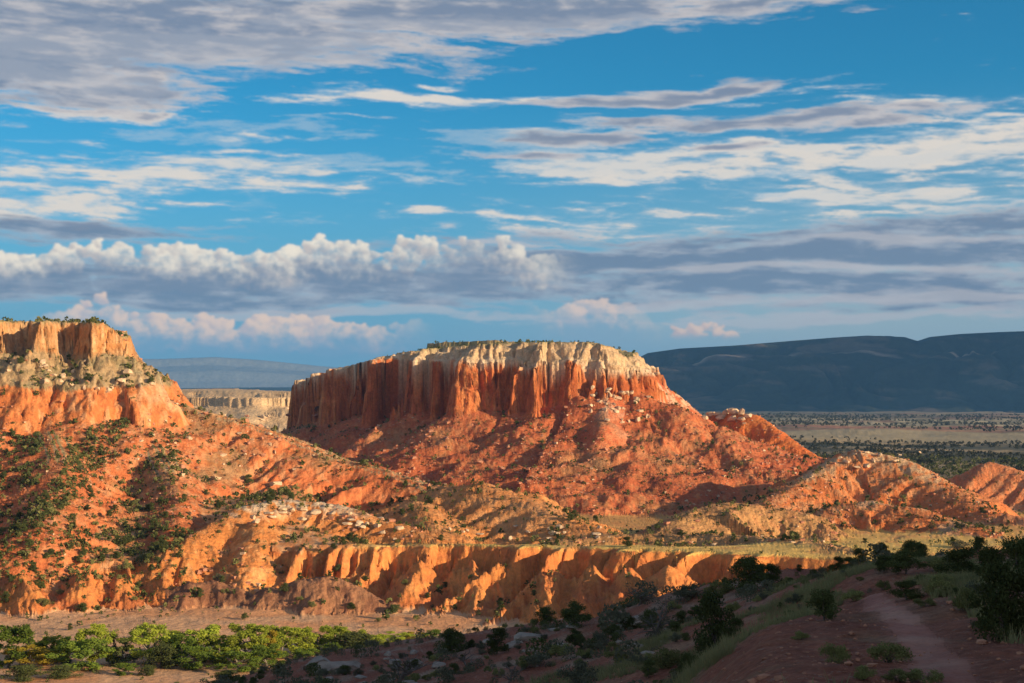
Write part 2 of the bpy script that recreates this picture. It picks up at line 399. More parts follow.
# ridge added behind the camera, its crest shaped to shade the near slopes
_h = np.array([math.sin(SUN_AZ), math.cos(SUN_AZ)]); _t = np.array([-_h[1], _h[0]])
SHADE_D, SHADE_T1 = 165.0, 122.0
SHADE = [list(_h*SHADE_D + _t*t) + [z] for t, z in ((-420,40),(-250,54),(-120,58),(-20,56),(60,57),(SHADE_T1,56))]

def H(x, y, want=False):
    x = np.asarray(x, np.float32); y = np.asarray(y, np.float32)
    r = np.hypot(x, y); az = np.arctan2(x, y)
    lab = np.zeros(x.shape, np.int8); aux = np.zeros(x.shape, np.float32)
    # --- base
    zn = near_z(az, r)
    z = np.where(r < 372, zn, -70)
    near = 1-sst(r, 230, 330)
    lab[near > .35] = 1
    small = fbm(x*.035, y*.035, 5, 3)
    amp = np.where(r < 60, .02*r, 1.5)*near + (1-near)*.5
    z = z + small*amp
    z = z + near*(fbm(x*.35, y*.35, 4, 23)*.26*sst(r, 8, 26) + .9*sst(r, 70, 110)*(ridged(x*.03, y*.03, 3, 33)-.5)*2)
    # far plain
    zf = np.interp(r, [370, 700, 1500, 3000, 5000, 7000, 12000, 60000], [-70, -71, -74, -84, -103, -128, -135, -150])
    z = np.where(r >= 372, zf + small*.5 + sst(r, 900, 2000)*fbm(x*.004, y*.004, 4, 41)*7 + .35*fbm(x*.12, y*.12, 3, 44), z)
    # --- bench with its eroded bluffs
    m = (r > 330) & (np.abs(az) < 1.4)
    xm, ym, rm, am = x[m], y[m], r[m], az[m]
    d, cx, cy, ux, uy, ex = polyline(xm, ym, BEN)
    ins = rm > np.interp(am, BAZ, BR)
    s = np.where(ins, -d, d)
    sg = np.where(ins, -1.0, 1.0)
    qx = cx + ux*sg*9 + 1.6*pn(xm*.09, ym*.09, 50); qy = cy + uy*sg*9 + 1.6*pn(xm*.09, ym*.09, 51)
    big = billow(qx/44, qy/44, 1, 60); skx = qx + .25*np.maximum(s, 0); mid = .65*(1-np.minimum(1, np.abs(pn(skx/14, qy/14, 61))*2.6)) + .35*billow(skx/8, qy/8, 2, 63); fin = billow(qx/5, qy/5, 2, 62)
    fade = sst(s, -14, 3)
    se = s + fade*(9*(.55-big) + 24*(.52-mid)) + 4.2*(.4-fin)*fade + 7
    # inland fall of the bench
    pa = 512+F*np.tan(np.clip(am, -1.2, 1.2)); strip = np.interp(pa, [0, 450, 600, 700, 800, 950], [8, 9, 14, 26, 48, 70])
    zin = ex[0] - np.where(-s < strip, 0, np.minimum((-s-strip)*.16, 9)) + np.interp(rm, [400, 520, 640, 820, 1100], [0, -1, -3, -11, -13]) + (1-sst(am, -.16, -.08))*(.20*np.clip(-s, 0, 80) + np.minimum(np.maximum(-s-strip, 0)*.16, 9)) + small[m]*.8 + .25*fbm(xm*.2, ym*.2, 3, 64)
    prof = np.interp(se, [-1.5, 1.5, 8, 17, 29, 46], [0, -1.0, -6.5, -11, -15.5, -19.5])
    hb = np.where(se < -1.5, zin, np.minimum(zin, ex[0]) + prof - (.35*(1-fin) + 4.2*(.62-ridged((skx+1.5*pn(xm*.15, ym*.15, 68))/6.5, qy/6.5, 3, 66, .55)) + 1.3*(.5-billow(xm/3.0, ym/5, 3, 67, .6)))*sst(se, .5, 10))
    zm = z[m]; lm = lab[m]; au = aux[m]
    farout = rm > 1000
    take = (hb > zm) & ~farout
    lm[take & (se < 0.2)] = 2; lm[take & (se >= 0.2)] = 3
    au[take] = se[take]
    w = sst(rm, 1000, 1200)
    zm = np.where(w > 0, zm, smax(hb, zm, 1.2)) if True else zm
    z[m] = zm; lab[m] = lm; aux[m] = au

    # --- mesas
    def mesa(rows, L, cap_w, bench_w, cliff_w, R, fl, tal, talus_lim, seed, bx):
        nonlocal z
        cx0, cy0 = rows[:, 0].mean(), rows[:, 1].mean()
        ext = max(np.ptp(rows[:, 0]), np.ptp(rows[:, 1]))/2 + talus_lim
        m = (np.abs(x-cx0) < ext) & (np.abs(y-cy0) < ext)
        if not m.any(): return
        xm, ym = x[m], y[m]
        d, cx, cy, ux, uy, ex = polyline(xm, ym, rows, True)
        ins = inside(xm, ym, rows); sg = np.where(ins, -1.0, 1.0); s = d*sg
        qx = cx + ux*sg*R; qy = cy + uy*sg*R
        wx = fbm(xm*.04, ym*.04, 3, seed+1)*7; wy = fbm(xm*.04, ym*.04, 3, seed+2)*7
        qx = qx+wx; qy = qy+wy
        b1 = billow(qx/fl, qy/fl, 2, seed+3); b2 = billow(qx/(fl*.36), qy/(fl*.36), 2, seed+4); b3 = fbm(qx/(fl*.14), qy/(fl*.14), 3, seed+5)
        A = bx[0]*np.clip(.95+1.9*fbm(qx/65, qy/65, 2, seed+42), .55, 1.7); A0 = bx[0]
        ex[1] = ex[1]*(.72 if bench_w == 0 else 1)*(1+.35*fbm(xm/34, ym/34, 2, seed+30)) ; ex[2] = ex[2]*(1+.12*fbm(qx/40, qy/40, 2, seed+31))
        ztop, cap, cliff = ex
        # cap: eroded in bigger rounded masses, cliff: deep flutes
        brk = 5.0*fbm(xm*.028, ym*.028, 3, seed+20)*(A/13)
        s = s + brk
        s1 = s + A*.75*(.5-b1) + A*.32*(.4-b2) + A*.05*b3 + 1.0*fbm(xm*.12, ym*.12, 3, seed+8)
        s2 = s + A*1.25*(.5-b1) + A*.42*(.4-b2) + A*.08*b3 + 4.5*fbm(xm*.055, ym*.055, 4, seed+32)
        if bench_w == 0:   # cap then cliff directly
            pc = np.where(s1 < 0, 0, 0)
            f1 = np.clip(s1/cap_w, 0, 3)
            # ledgy cap
            h1 = -cap*(f1 + .065*np.sin(f1*13+2.5*fbm(xm/25, ym/25, 2, seed+40)))
            g = np.clip((s2-cap_w*.92)/cliff_w, 0, 3)
            h2 = -cap - cliff*(g + .05*np.sin(g*17+3*fbm(xm/30, ym/30, 2, seed+41)))
            h = ztop + np.where(f1 < 1, np.minimum(0, h1), np.minimum(-cap*1.0, h2))
            h = np.where((f1 < 1), np.maximum(h, ztop-cap), h)
            base_s = cap_w + cliff_w
        else:
            f1 = np.clip(s1/cap_w, 0, 1); f2 = np.clip((s2*.5+s1*.5-cap_w)/bench_w, 0, 1); g = np.clip((s2-cap_w-bench_w)/cliff_w, 0, 4)
            bn = 14.0
            h = ztop - cap*f1 - bn*f2*(1+.25*fbm(xm*.07, ym*.07, 4, seed+9)) + 2.2*np.maximum(0, fbm(xm*.13, ym*.13, 3, seed+10)-.15)*(f2 > .02)*(f2 < .98)*4 - cliff*g
            base_s = cap_w + bench_w + cliff_w
            cap = cap + bn
        zb = ztop - cap - cliff
        ts = s - base_s
        tx = np.maximum(ts, -60)
        tz = zb - np.where(tx < 45, tal*tx, tal*45 + tal*.62*(tx-45)) 
        rb = billow(qx/(fl*1.0)+.012*ts, qy/(fl*1.0), 4, seed+12, .62); tz = tz + 9.0*(rb-.42)*sst(ts, -12, 40) + 7*fbm(qx/50, qy/50, 2, seed+14) + 1.0*fbm(xm*.06, ym*.06, 4, seed+6)
        top = ztop + np.clip(-s*.02, 0, 2.5) + .5*fbm(xm*.1, ym*.1, 3, seed+7)
        tz = np.minimum(tz, top-2)
        hc = np.where(s1 < 0, top, h); hc = np.where(s > base_s+28, -500, hc)
        hm = np.where(s < -3*A0, top, smax(hc, tz, 1.5)) if bench_w == 0 else np.where(s < -3*A0, top, np.maximum(hc, tz))
        part = np.where(s1 < 0, 1.0, np.where(tz > hc+.3, 4.0, np.where(h > ztop-ex[1], 2.0, 3.0)))
        if bench_w: part = np.where((part == 3) & (h > ztop-ex[1]-14.5), 5.0, part)
        rel = np.clip((h-(ztop-ex[1]))/30, -.49, .49); part = np.where((part == 2) | (part == 3), part+rel, part)
        zm = z[m]; take = (hm > zm+.15)
        znew = smax(hm, zm, 2.0)
        lm = lab[m]; au = aux[m]; lm[take] = L; au[take] = part[take]
        z[m] = znew; lab[m] = lm; aux[m] = au
    mesa(MB, 14, 16, 0, 4, 60, 160, .33, 320, 300, [20])
    mesa(M1, 4, 14, 0, 9, 16, 31, .46, 340, 100, [22])
    mesa(M0, 5, 4, 17, 13, 18, 40, .52, 360, 200, [15])
    # --- ridges and hills
    for i, (L, k, rnd, amp, wl, pts) in enumerate(RIDGES):
        pp = np.array([P3(*p) for p in pts])
        if L in (3, 8) and pts[0][0] < 520: pp = np.array([P3(p[0], p[1]-1.5, p[2]+11) for p in pts])
        lim = 240
        m = (x > pp[:, 0].min()-lim) & (x < pp[:, 0].max()+lim) & (y > pp[:, 1].min()-lim) & (y < pp[:, 1].max()+lim)
        if not m.any(): continue
        xm, ym = x[m], y[m]
        d, cx, cy, ux, uy, ex = polyline(xm, ym, pp)
        R = 12
        wq = 2.2*pn(xm*.05, ym*.05, 400+i)
        qx = cx+ux*R+wq; qy = cy+uy*R-wq
        w = sst(d, 0, 26)
        b = billow(qx/wl + .010*d, qy/wl, 4, 420+i, .64 if L in (5, 7, 10) else .5)
        b2 = billow(xm/9+wq, ym/9, 3, 440+i)
        h = ex[0] - k*(np.sqrt(d*d+rnd*rnd)-rnd)*(1+.10*(1-b)) + amp*2.7*(b-.58)*w + .9*(b2-.5)*sst(d, 0, 10) + .5*fbm(xm*.05, ym*.05, 3, 460+i)*2
        h = h + .18*k*np.clip(d-60, 0, 200)
        h = np.where(d > lim-5, -500, h)
        zm = z[m]
        if L in (6, 13): h = np.where(lab[m] == 3, zm-3, h)
        take = h > zm+.1
        znew = smax(h, zm, 2.2 if L != 8 else 1.0)
        znew = np.where(h < -400, zm, znew)
        lm = lab[m]; au = aux[m]; lm[take] = L; au[take] = (d)[take]
        z[m] = znew; lab[m] = lm; aux[m] = au
    gm = np.isin(lab, (4, 5, 6, 7, 9, 10, 11, 12, 13)) & (r > 300)
    if gm.any():
        xm, ym = x[gm], y[gm]; wx = 6*fbm(xm*.02, ym*.02, 3, 601); 
        gg = billow((xm+wx)/11, (ym*.8+wx)/17, 4, 602, .62)
        z[gm] = z[gm] + np.where(np.isin(lab[gm], (9, 11, 12)), .5, 1.0)*(gg-.5) + .5*fbm(xm*.3, ym*.3, 4, 603, .65)
    gm = ((lab == 3) | (lab == 8) | ((lab == 7) & (z < -50))) & (r > 330) & (r < 700)
    if gm.any():
        xm, ym, rr = x[gm], y[gm], r[gm]; uu = az[gm]*450 + 2.5*fbm(xm*.05, ym*.05, 3, 611)
        k8 = np.where(lab[gm] == 3, 1.0, .45)*sst(-z[gm], 52.0, 57.5)
        z[gm] = z[gm] + k8*(4.0*(ridged(uu/8, rr/26+uu/60, 4, 612, .62)-.68) + 1.2*(billow(uu/3.2, rr/7, 3, 613, .6)-.4))
    # --- the added ridge behind the camera that shades the near slopes
    m = (y < 330) & (r < 900) & (np.abs(az) > .55)
    if m.any():
        xm, ym = x[m], y[m]
        d, cx, cy, ux, uy, ex = polyline(xm, ym, SHADE)
        b = billow((cx+ux*30)/40, (cy+uy*30)/40, 3, 500)
        h = ex[0] - .95*(np.sqrt(d*d+40)-6.3) + 5*(b-.5)*sst(d, 5, 30)
        zm = z[m]; take = h > zm
        lm = lab[m]; lm[take] = 15; au = aux[m]; au[take] = d[take]
        z[m] = smax(h, zm, 4.0); lab[m] = lm; aux[m] = au
    if want: return z, lab, aux
    return z

# ---------------------------------------------------------------- adaptive grid
def arange_az():
    a = []
    pxs = np.concatenate([np.linspace(-60, 1084, NCOLS)])
    inner = np.arctan((pxs-512)/F)
    lo, hi = inner[0], inner[-1]
    step = inner[1]-inner[0]
    out = [hi]; s = step
    while out[-1] < 2*math.pi+lo-1e-6:
        gap = min(out[-1]-hi, (2*math.pi+lo)-out[-1])
        s = min(max(step*1.5, .035*max(gap, .02)*2), .02)
        out.append(out[-1]+s)
    outer = np.array(out[1:])
    outer = outer[outer < 2*math.pi+lo-step]
    return np.concatenate([inner, outer])
NCOLS, NROWS = 1130, 1000
AZ = arange_az()
RS = np.concatenate([np.geomspace(2.0, 250, 620, endpoint=False), np.arange(250, 345, 1.2), np.arange(345, 545, .6), np.arange(545, 1120, .75), np.geomspace(1121, 2700, 300, endpoint=False), np.geomspace(2700, 30000, 170)])
def build_grid():
    na = len(AZ)
    zz = np.empty((na, len(RS)), np.float32)
    for i0 in range(0, na, 260):
        a = AZ[i0:i0+260, None]
        X = np.sin(a)*RS[None, :]; Y = np.cos(a)*RS[None, :]
        zz[i0:i0+260] = H(X.ravel(), Y.ravel()).reshape(X.shape)
    dr = np.diff(RS)[None, :]; dz = np.diff(zz, axis=1); rm = (RS[1:]+RS[:-1])[None, :]/2
    ang = zz/RS[None, :]
    dang = np.abs(np.diff(ang, axis=1))
    cost = dang*1.0 + .10*np.sqrt(dr*dr+dz*dz)/rm*.5 + .00025*(dr/rm)*20
    # front-facing and visible rows earn more vertices
    run = np.maximum.accumulate(ang, axis=1)
    vis = (ang[:, 1:] >= run[:, 1:]-.004)
    cost = cost*np.where(vis, 1.0, .22) 
    cost = np.maximum(cost, .00002)
    cum = np.concatenate([np.zeros((na, 1)), np.cumsum(cost, axis=1)], axis=1)
    # share part of the row spacing between neighbours so that quads stay regular
    nrm = cum/cum[:, -1:]
    sm = blur1(blur1(nrm[:NCOLS], 71, 0), 31, 0); nrm[:NCOLS] = sm; nrm[NCOLS:] = blur1(nrm[NCOLS:], 5, 0)
    nrm[NCOLS] = nrm[NCOLS-1]; nrm[-1] = nrm[0]
    q = np.linspace(0, 1, NROWS)
    R = np.empty((na, NROWS))
    for i in range(na): R[i] = np.interp(q, nrm[i], RS)
    return R, run
# ---------------------------------------------------------------- terrain meshes
R_, RUN = build_grid()
RUN = RUN.astype(np.float32)
AZg = np.repeat(AZ[:, None], NROWS, 1)
GX = np.sin(AZg)*R_; GY = np.cos(AZg)*R_
GZ = np.empty(GX.shape, np.float32); GL = np.empty(GX.shape, np.int8); GA = np.empty(GX.shape, np.float32)
for i0 in range(0, len(AZ), 300):
    sl = slice(i0, i0+300)
    z_, l_, a_ = H(GX[sl].ravel(), GY[sl].ravel(), True)
    GZ[sl] = z_.reshape(GX[sl].shape); GL[sl] = l_.reshape(GX[sl].shape); GA[sl] = a_.reshape(GX[sl].shape)
# steepness along the rows, used for rock texture on faces
dzr = np.gradient(GZ, axis=1); drr = np.gradient(R_, axis=1)
steep = np.abs(dzr)/(np.abs(drr)+1e-3)
arc = AZg*R_
dza = np.gradient(GZ, axis=0)/np.maximum(np.abs(np.gradient(arc, axis=0)), 1e-3)*0
st = sst(steep, .7, 2.5)
rockmask = np.isin(GL, (4, 5, 10, 11, 12, 14))*st
far_ok = (R_ > 100) & (R_ < 2500)
tt = GX*.8 - GY*.25
dsp = rockmask*far_ok*(np.isin(GL, (4, 5))*3.6*fbm(tt/17+GZ/40, GZ/13, 2, 710) + 1.6*fbm(tt/7, GZ/5.5, 4, 700) + 1.0*pn(tt/22, GZ/1.7, 705) + .35*pn(tt/9, GZ/.7, 706))
GX = GX - np.sin(AZg)*dsp; GY = GY - np.cos(AZg)*dsp
jn = np.abs(pn(tt/7 + .12*pn(tt/3, GZ/4, 708), GZ/60, 707)); dsp2 = rockmask*far_ok*1.6*(1-sst(jn, 0, .07))
GX = GX + np.sin(AZg)*dsp2; GY = GY + np.cos(AZg)*dsp2
print('grid', GX.shape, round(time.time()-T0, 1))

# ---- true surface colours (albedo), by rock layer and ground type
def colmix(a, b, w): return a + (np.asarray(b, np.float32)-a)*w[..., None]
COL = np.zeros(GX.shape+(3,), np.float32)
n1 = fbm(GX*.012, GY*.012, 4, 800); n2 = fbm(GX*.05, GY*.05, 4, 801); n3 = fbm(GX*.25, GY*.25, 3, 802)
nz = fbm(tt*.02, GZ*.30, 4, 803); nzf = fbm(tt*.05, GZ*1.1, 3, 804)
def A3(r, g, b): return np.array([r, g, b], np.float32)
RED = A3(.44, .125, .052); ORANGE = A3(.68, .27, .10); PINK = A3(.66, .24, .135); CREAM = A3(.68, .47, .27); TAN = A3(.60, .39, .20)
GRASS = A3(.88, .55, .15); SAND = A3(.76, .43, .23); SOIL = A3(.40, .14, .08); DARKG = A3(.17, .15, .07)
flat = 1-sst(steep, .25, .75)
def put(mask, col): COL[mask] = col[mask] if isinstance(col, np.ndarray) and col.ndim == 3 else col
base = np.broadcast_to(SAND, COL.shape)
# ground: sand close by, then bands of brush and pale fields on the plain
g = colmix(np.array(base), ORANGE*.95, sst(n2+n1, -.1, .5)*.6)
plain = colmix(np.broadcast_to(A3(.17, .14, .08), COL.shape).copy(), A3(.42, .30, .16), sst(fbm(GX*.0016, GY*.006, 4, 810), -.12, .22))
plain = colmix(plain, A3(.40, .16, .10), sst(fbm(GX*.0012, GY*.004, 4, 811), .12, .35)*sst(R_, 2300, 3000)*.8)
fld = sst(R_, 1950, 2080)*(1-sst(R_, 2520, 2680))
plain = colmix(plain, A3(.42, .33, .19), fld*.9)
dk = sst(R_, 1350, 1450)*(1-sst(R_, 1880, 1960))
plain = colmix(plain, A3(.07, .075, .05), dk*.85*sst(fbm(GX*.004, GY*.012, 3, 812), -.35, 0))
plain = colmix(plain, A3(.10, .105, .055), sst(R_, 3000, 3800)*.65*sst(-GX, -2600, -700))
plain = colmix(plain, A3(.55, .44, .26), sst(R_, 3000, 3250)*(1-sst(R_, 3900, 4300))*sst(GX, 350, 800)*sst(n1, -.3, .2)*.8)
g = g + (plain-g)*sst(R_, 800, 1300)[..., None]
put(GL == 0, g)
# near slopes
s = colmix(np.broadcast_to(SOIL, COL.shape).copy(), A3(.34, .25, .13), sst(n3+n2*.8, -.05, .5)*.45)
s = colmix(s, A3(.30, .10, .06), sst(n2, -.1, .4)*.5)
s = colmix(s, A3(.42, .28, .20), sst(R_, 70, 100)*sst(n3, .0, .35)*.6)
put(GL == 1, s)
# bench: dry yellow grass
h7c = colmix(np.broadcast_to(ORANGE, COL.shape).copy(), A3(.70, .42, .22), sst(n3+n1*.7, .0, .40)*.7)
b = colmix(np.broadcast_to(GRASS, COL.shape).copy(), ORANGE, sst(n2, .05, .45)*.7)
b = colmix(b, A3(.66, .48, .19), sst(n3, .0, .4)*.4)
b = colmix(b, ORANGE*.9, sst(R_, 560, 680)*.6)
b = colmix(b, h7c, 1-sst(AZg, -.13, -.07)); put(GL == 2, b)
bl = colmix(np.broadcast_to(ORANGE, COL.shape).copy(), A3(.60, .19, .075), sst(nz+n2*.5, -.1, .4)*.8)
bl = colmix(bl, A3(.70, .34, .15), sst(n1+n3*.4, .1, .5)*.5); bl = colmix(bl, A3(.46, .15, .07), sst(fbm(GX*.06, GZ*.5, 3, 845), .05, .35)*.55)
bl = colmix(bl, A3(.42, .14, .085), (1-sst(GZ, -69, -64))*.5*sst(n2, -.2, .3))
put(GL == 3, bl)
def rockslope(c1, c2, c3, wz=.8):
    q = colmix(np.broadcast_to(c1, COL.shape).copy(), c2, sst(nz+n2*.4, -.2, .35)*wz)
    q = colmix(q, c3, sst(n3+n1*.7, .08, .40)*.7)
    return q
talus = rockslope(A3(.50, .14, .07), A3(.56, .18, .085), A3(.56, .25, .13))
talus = colmix(talus, DARKG, sst(n2*.9+n1*.6, .22, .5)*.35)
capr = rockslope(CREAM, A3(.62, .40, .22), A3(.66, .50, .33)); capr = colmix(capr, A3(.36, .27, .17), sst(flat, .3, .9)*sst(n3, -.1, .3)*.7)
cliff = rockslope(RED, A3(.60, .20, .08), A3(.64, .27, .12), .9)
white = np.broadcast_to(A3(.80, .60, .40), COL.shape)
topc = rockslope(A3(.40, .31, .16), A3(.33, .27, .12), TAN)
for L in (4,):
    m = GL == L; GP = np.rint(GA); GF = (GA-GP)*30
    nb_ = GF + 4.5*fbm(tt/8, GZ/4, 4, 840) + 3*fbm(tt/30, GZ/20, 2, 841)
    both = colmix(cliff, capr, sst(nb_, -1.5, 1.0)); both = colmix(both, A3(.74, .56, .38), np.exp(-((nb_-1.2)/1.6)**2)*.7)
    both = colmix(both, A3(.40, .17, .09), sst(fbm(tt*.03, GZ*.9, 3, 842), .1, .35)*.45*(nb_ < 0))
    put(m & (GP == 1), topc); put(m & ((GP == 2) | (GP == 3)), both); put(m & (GP == 4), talus)
m = (GL == 5) & (GA < 6) & (R_ > 600)
cap0 = rockslope(A3(.60, .33, .16), A3(.52, .23, .10), A3(.66, .42, .22))
bench0 = rockslope(A3(.48, .32, .17), A3(.36, .26, .13), A3(.62, .46, .29)); bench0 = colmix(bench0, DARKG, sst(n3+n2*.5, .05, .3)*.6)
cl0 = rockslope(A3(.60, .20, .085), A3(.66, .26, .11), A3(.70, .38, .20)); cl0 = colmix(cl0, A3(.74, .52, .32), sst(GX, -175, -150)*sst(GZ, -14, 2)*.8)
tal0 = rockslope(A3(.62, .19, .085), A3(.66, .25, .125), A3(.64, .32, .17)); tal0 = colmix(tal0, DARKG, sst(n1+n2*.7, .30, .6)*.5)
put(GL == 5, tal0)
put(m & (GP == 1), topc); put(m & (GP == 2), cap0); put(m & (GP == 5), bench0); put(m & (GP == 3), cl0)
ridge5 = (GL == 5) & (R_ < 600)
put(GL == 6, rockslope(A3(.70, .29, .115), A3(.70, .33, .15), A3(.60, .31, .15)))
h7 = rockslope(ORANGE, A3(.60, .23, .09), A3(.70, .36, .17))
h7 = colmix(h7, A3(.70, .55, .37), sst(GZ, -50, -44)*sst(n3+n2*.5, -.25, .1)*.85)
put(GL == 7, h7)
put(GL == 8, rockslope(A3(.25, .11, .06), A3(.32, .14, .075), A3(.42, .20, .10)))
h9 = rockslope(A3(.56, .145, .07), A3(.62, .185, .095), A3(.60, .25, .13))
h9 = colmix(h9, A3(.66, .48, .30), sst(GZ, -26, -10)*sst(n3+n2, -.2, .1)*.8)
h9 = colmix(h9, DARKG, sst(n2+n1*.5, .16, .42)*.6*sst(-GX, -95, -50))
pk = np.exp(-((GX-100)/30)**2-((GY-930)/45)**2)*(R_ > 880)
h9 = colmix(h9, A3(.76, .38, .25), np.clip(pk*1.3*sst(n2, -.5, .3), 0, 1))
put(GL == 9, h9)
put(GL == 10, rockslope(A3(.66, .20, .065), A3(.62, .16, .055), A3(.70, .27, .10)))
h11 = rockslope(A3(.66, .205, .08), A3(.62, .24, .11), A3(.64, .34, .18))
h11 = colmix(h11, A3(.66, .44, .24), (1-sst(GA, 5, 15))*sst(n3+n2*.5, -.25, .1)*.8*sst(GZ, -58, -46))
h11 = colmix(h11, A3(.62, .44, .25), sst(n2-n1, .05, .35)*.55*(R_ < 720))
put(GL == 11, h11)
h12 = rockslope(A3(.66, .24, .12), A3(.60, .21, .10), A3(.66, .32, .17)); put(GL == 12, h12)
put(GL == 13, rockslope(A3(.52, .27, .11), A3(.60, .32, .12), A3(.60, .26, .10)))
put(GL == 14, rockslope(CREAM, A3(.70, .45, .24), A3(.60, .42, .24)))
put(GL == 15, rockslope(A3(.34, .14, .08), A3(.40, .20, .11), A3(.30, .22, .12)))
# iron rich rock is a saturated red orange
rk = np.isin(GL, (3, 4, 5, 6, 7, 9, 10, 11, 12)); redness = sst(COL[..., 0]/(COL[..., 2]+.01), 2.5, 5.0)*rk
COL = COL*(1 + redness[..., None]*np.array([.04, -.03, -.24], np.float32))
# footpath: worn bare earth on the near slope
PATH = [P3(*p)[:2]+[0] for p in ((1040,760,13),(968,683,22),(930,645,29),(903,618,38),(882,600,47),(872,589,58),(868,583,70))]
dpath, *_q = polyline(GX.astype(np.float32), GY.astype(np.float32), PATH)
wpath = .45 + .25*pn(GX*.35, GY*.35, 820) + .0*R_
pathm = (dpath < wpath) & (GL == 1)
GLf = GL.copy(); GLf[pathm] = 20
pc = colmix(np.broadcast_to(A3(.48, .19, .13), COL.shape).copy(), A3(.52, .25, .17), sst(n3, -.2, .4))
w = 1-sst(dpath, wpath-.3, wpath+.35); COL = np.where((GL == 1)[..., None], COL + (pc-COL)*w[..., None], COL)
GZ = GZ - ((GL == 1)*(1-sst(dpath, .6, 2.0))*.10).astype(np.float32)
# broad colour variety and desert varnish streaks
v = 1 + .16*n2 + .14*n3 + .10*n1
COL = np.clip(COL*v[..., None], .01, .9)

def attr_material(name, rough, bump_scale, bump_dist, speck=0.0, speck_col=(.1,.1,.05), speck_scale=.5, var=.35, noise_scale=.9, spec=.15):
    mt = bpy.data.materials.new(name); mt.use_nodes = True
    N = NT(mt.node_tree)
    at = N.n('ShaderNodeAttribute', attribute_name='Col')
    geo = N.n('ShaderNodeNewGeometry'); pos = geo.outputs['Position']
    nA = N.noise(pos, noise_scale, 5, .65); nB = N.noise(pos, noise_scale*.17, 3, .6)
    c = N.mix(1.0, at.outputs['Color'], N.xyz(*[N.lin(N.add(N.mul(nA, .7), N.mul(nB, .3)), .3, .7, 1-var, 1+var)]*3), 'MULTIPLY')
    if speck:
        v_ = N.noise(pos, speck_scale, 3, .75)
        c = N.mix(N.mul(N.ss(v_, .60, .68), speck), c, speck_col)
    bs = N.n('ShaderNodeBsdfPrincipled'); N.put(bs.inputs['Base Color'], c); bs.inputs['Roughness'].default_value = rough
    bs.inputs['Specular IOR Level'].default_value = spec
    bp = N.n('ShaderNodeBump'); bp.inputs['Strength'].default_value = .9; bp.inputs['Distance'].default_value = bump_dist
    h = N.add(N.noise(pos, bump_scale, 6, .7), N.mul(N.vor(pos, bump_scale*.6, .3, 2.0), .5))
    N.put(bp.inputs['Height'], h); N.t.links.new(bp.outputs[0], bs.inputs['Normal'])
    o = N.n('ShaderNodeOutputMaterial'); N.t.links.new(bs.outputs[0], o.inputs[0])
    return mt
M_ground = attr_material('sandy ground', .95, .5, .5, .45, (.16,.14,.07), .55, .25)
M_near = attr_material('near soil', .95, 5.0, .22, .5, (.46,.32,.24), 3.5, .45, 4.0)
M_path = attr_material('trodden earth', .9, 8.0, .05, .3, (.30,.15,.12), 2.0, .22, 4.0)
M_grass = attr_material('dry grass flat', .95, 1.5, .3, .3, (.30,.25,.10), .9, .2)
M_rock = attr_material('layered rock', .92, .38, 1.5, .0, (0,0,0), .5, .34, .6)
M_slope = attr_material('debris slope', .95, .55, 1.1, .6, (.17,.13,.07), .42, .34, .7)
M_clay = attr_material('eroded clay', .95, .7, .7, .35, (.25,.18,.09), .5, .26, .8)

idx = np.arange(GX.size, dtype=np.int32).reshape(GX.shape)
nxt = np.roll(idx, -1, axis=0)
quads = np.stack([idx[:, :-1], nxt[:, :-1], nxt[:, 1:], idx[:, 1:]], -1).reshape(-1, 4)
# order so that normals point up
VX = np.stack([GX, GY, GZ], -1).reshape(-1, 3).astype(np.float32)
VC = np.concatenate([COL.reshape(-1, 3), np.ones((GX.size, 1), np.float32)], 1)
FL = GLf[:, :-1].reshape(-1)
def mesh_from(name, verts, faces, mat, cols=None, smooth=True):
    me = bpy.data.meshes.new(name)
    nv, nf, k = len(verts), len(faces), faces.shape[1]
    me.vertices.add(nv); me.vertices.foreach_set('co', np.ascontiguousarray(verts, np.float32).ravel())
    me.loops.add(nf*k); me.loops.foreach_set('vertex_index', np.ascontiguousarray(faces, np.int32).ravel())
    me.polygons.add(nf); me.polygons.foreach_set('loop_start', np.arange(0, nf*k, k, dtype=np.int32))
    me.polygons.foreach_set('loop_total', np.full(nf, k, np.int32))
    me.polygons.foreach_set('use_smooth', np.full(nf, smooth, bool))
    if cols is not None:
        at = me.attributes.new('Col', 'FLOAT_COLOR', 'POINT'); at.data.foreach_set('color', np.ascontiguousarray(cols, np.float32).ravel())
    me.update(calc_edges=True)
    if mat: me.materials.append(mat)
    return me
def obj(name, me, parent=None, **props):
    o = bpy.data.objects.new(name, me); C.objects.link(o)
    if parent: o.parent = parent
    for k, v in props.items(): o[k] = v
    return o
def submesh(name, faces, mat, label, cat, smooth=True):
    u, inv = np.unique(faces, return_inverse=True)
    me = mesh_from(name, VX[u], inv.reshape(-1, 4), mat, VC[u], smooth)
    return obj(name, me, kind='structure', label=label, category=cat)
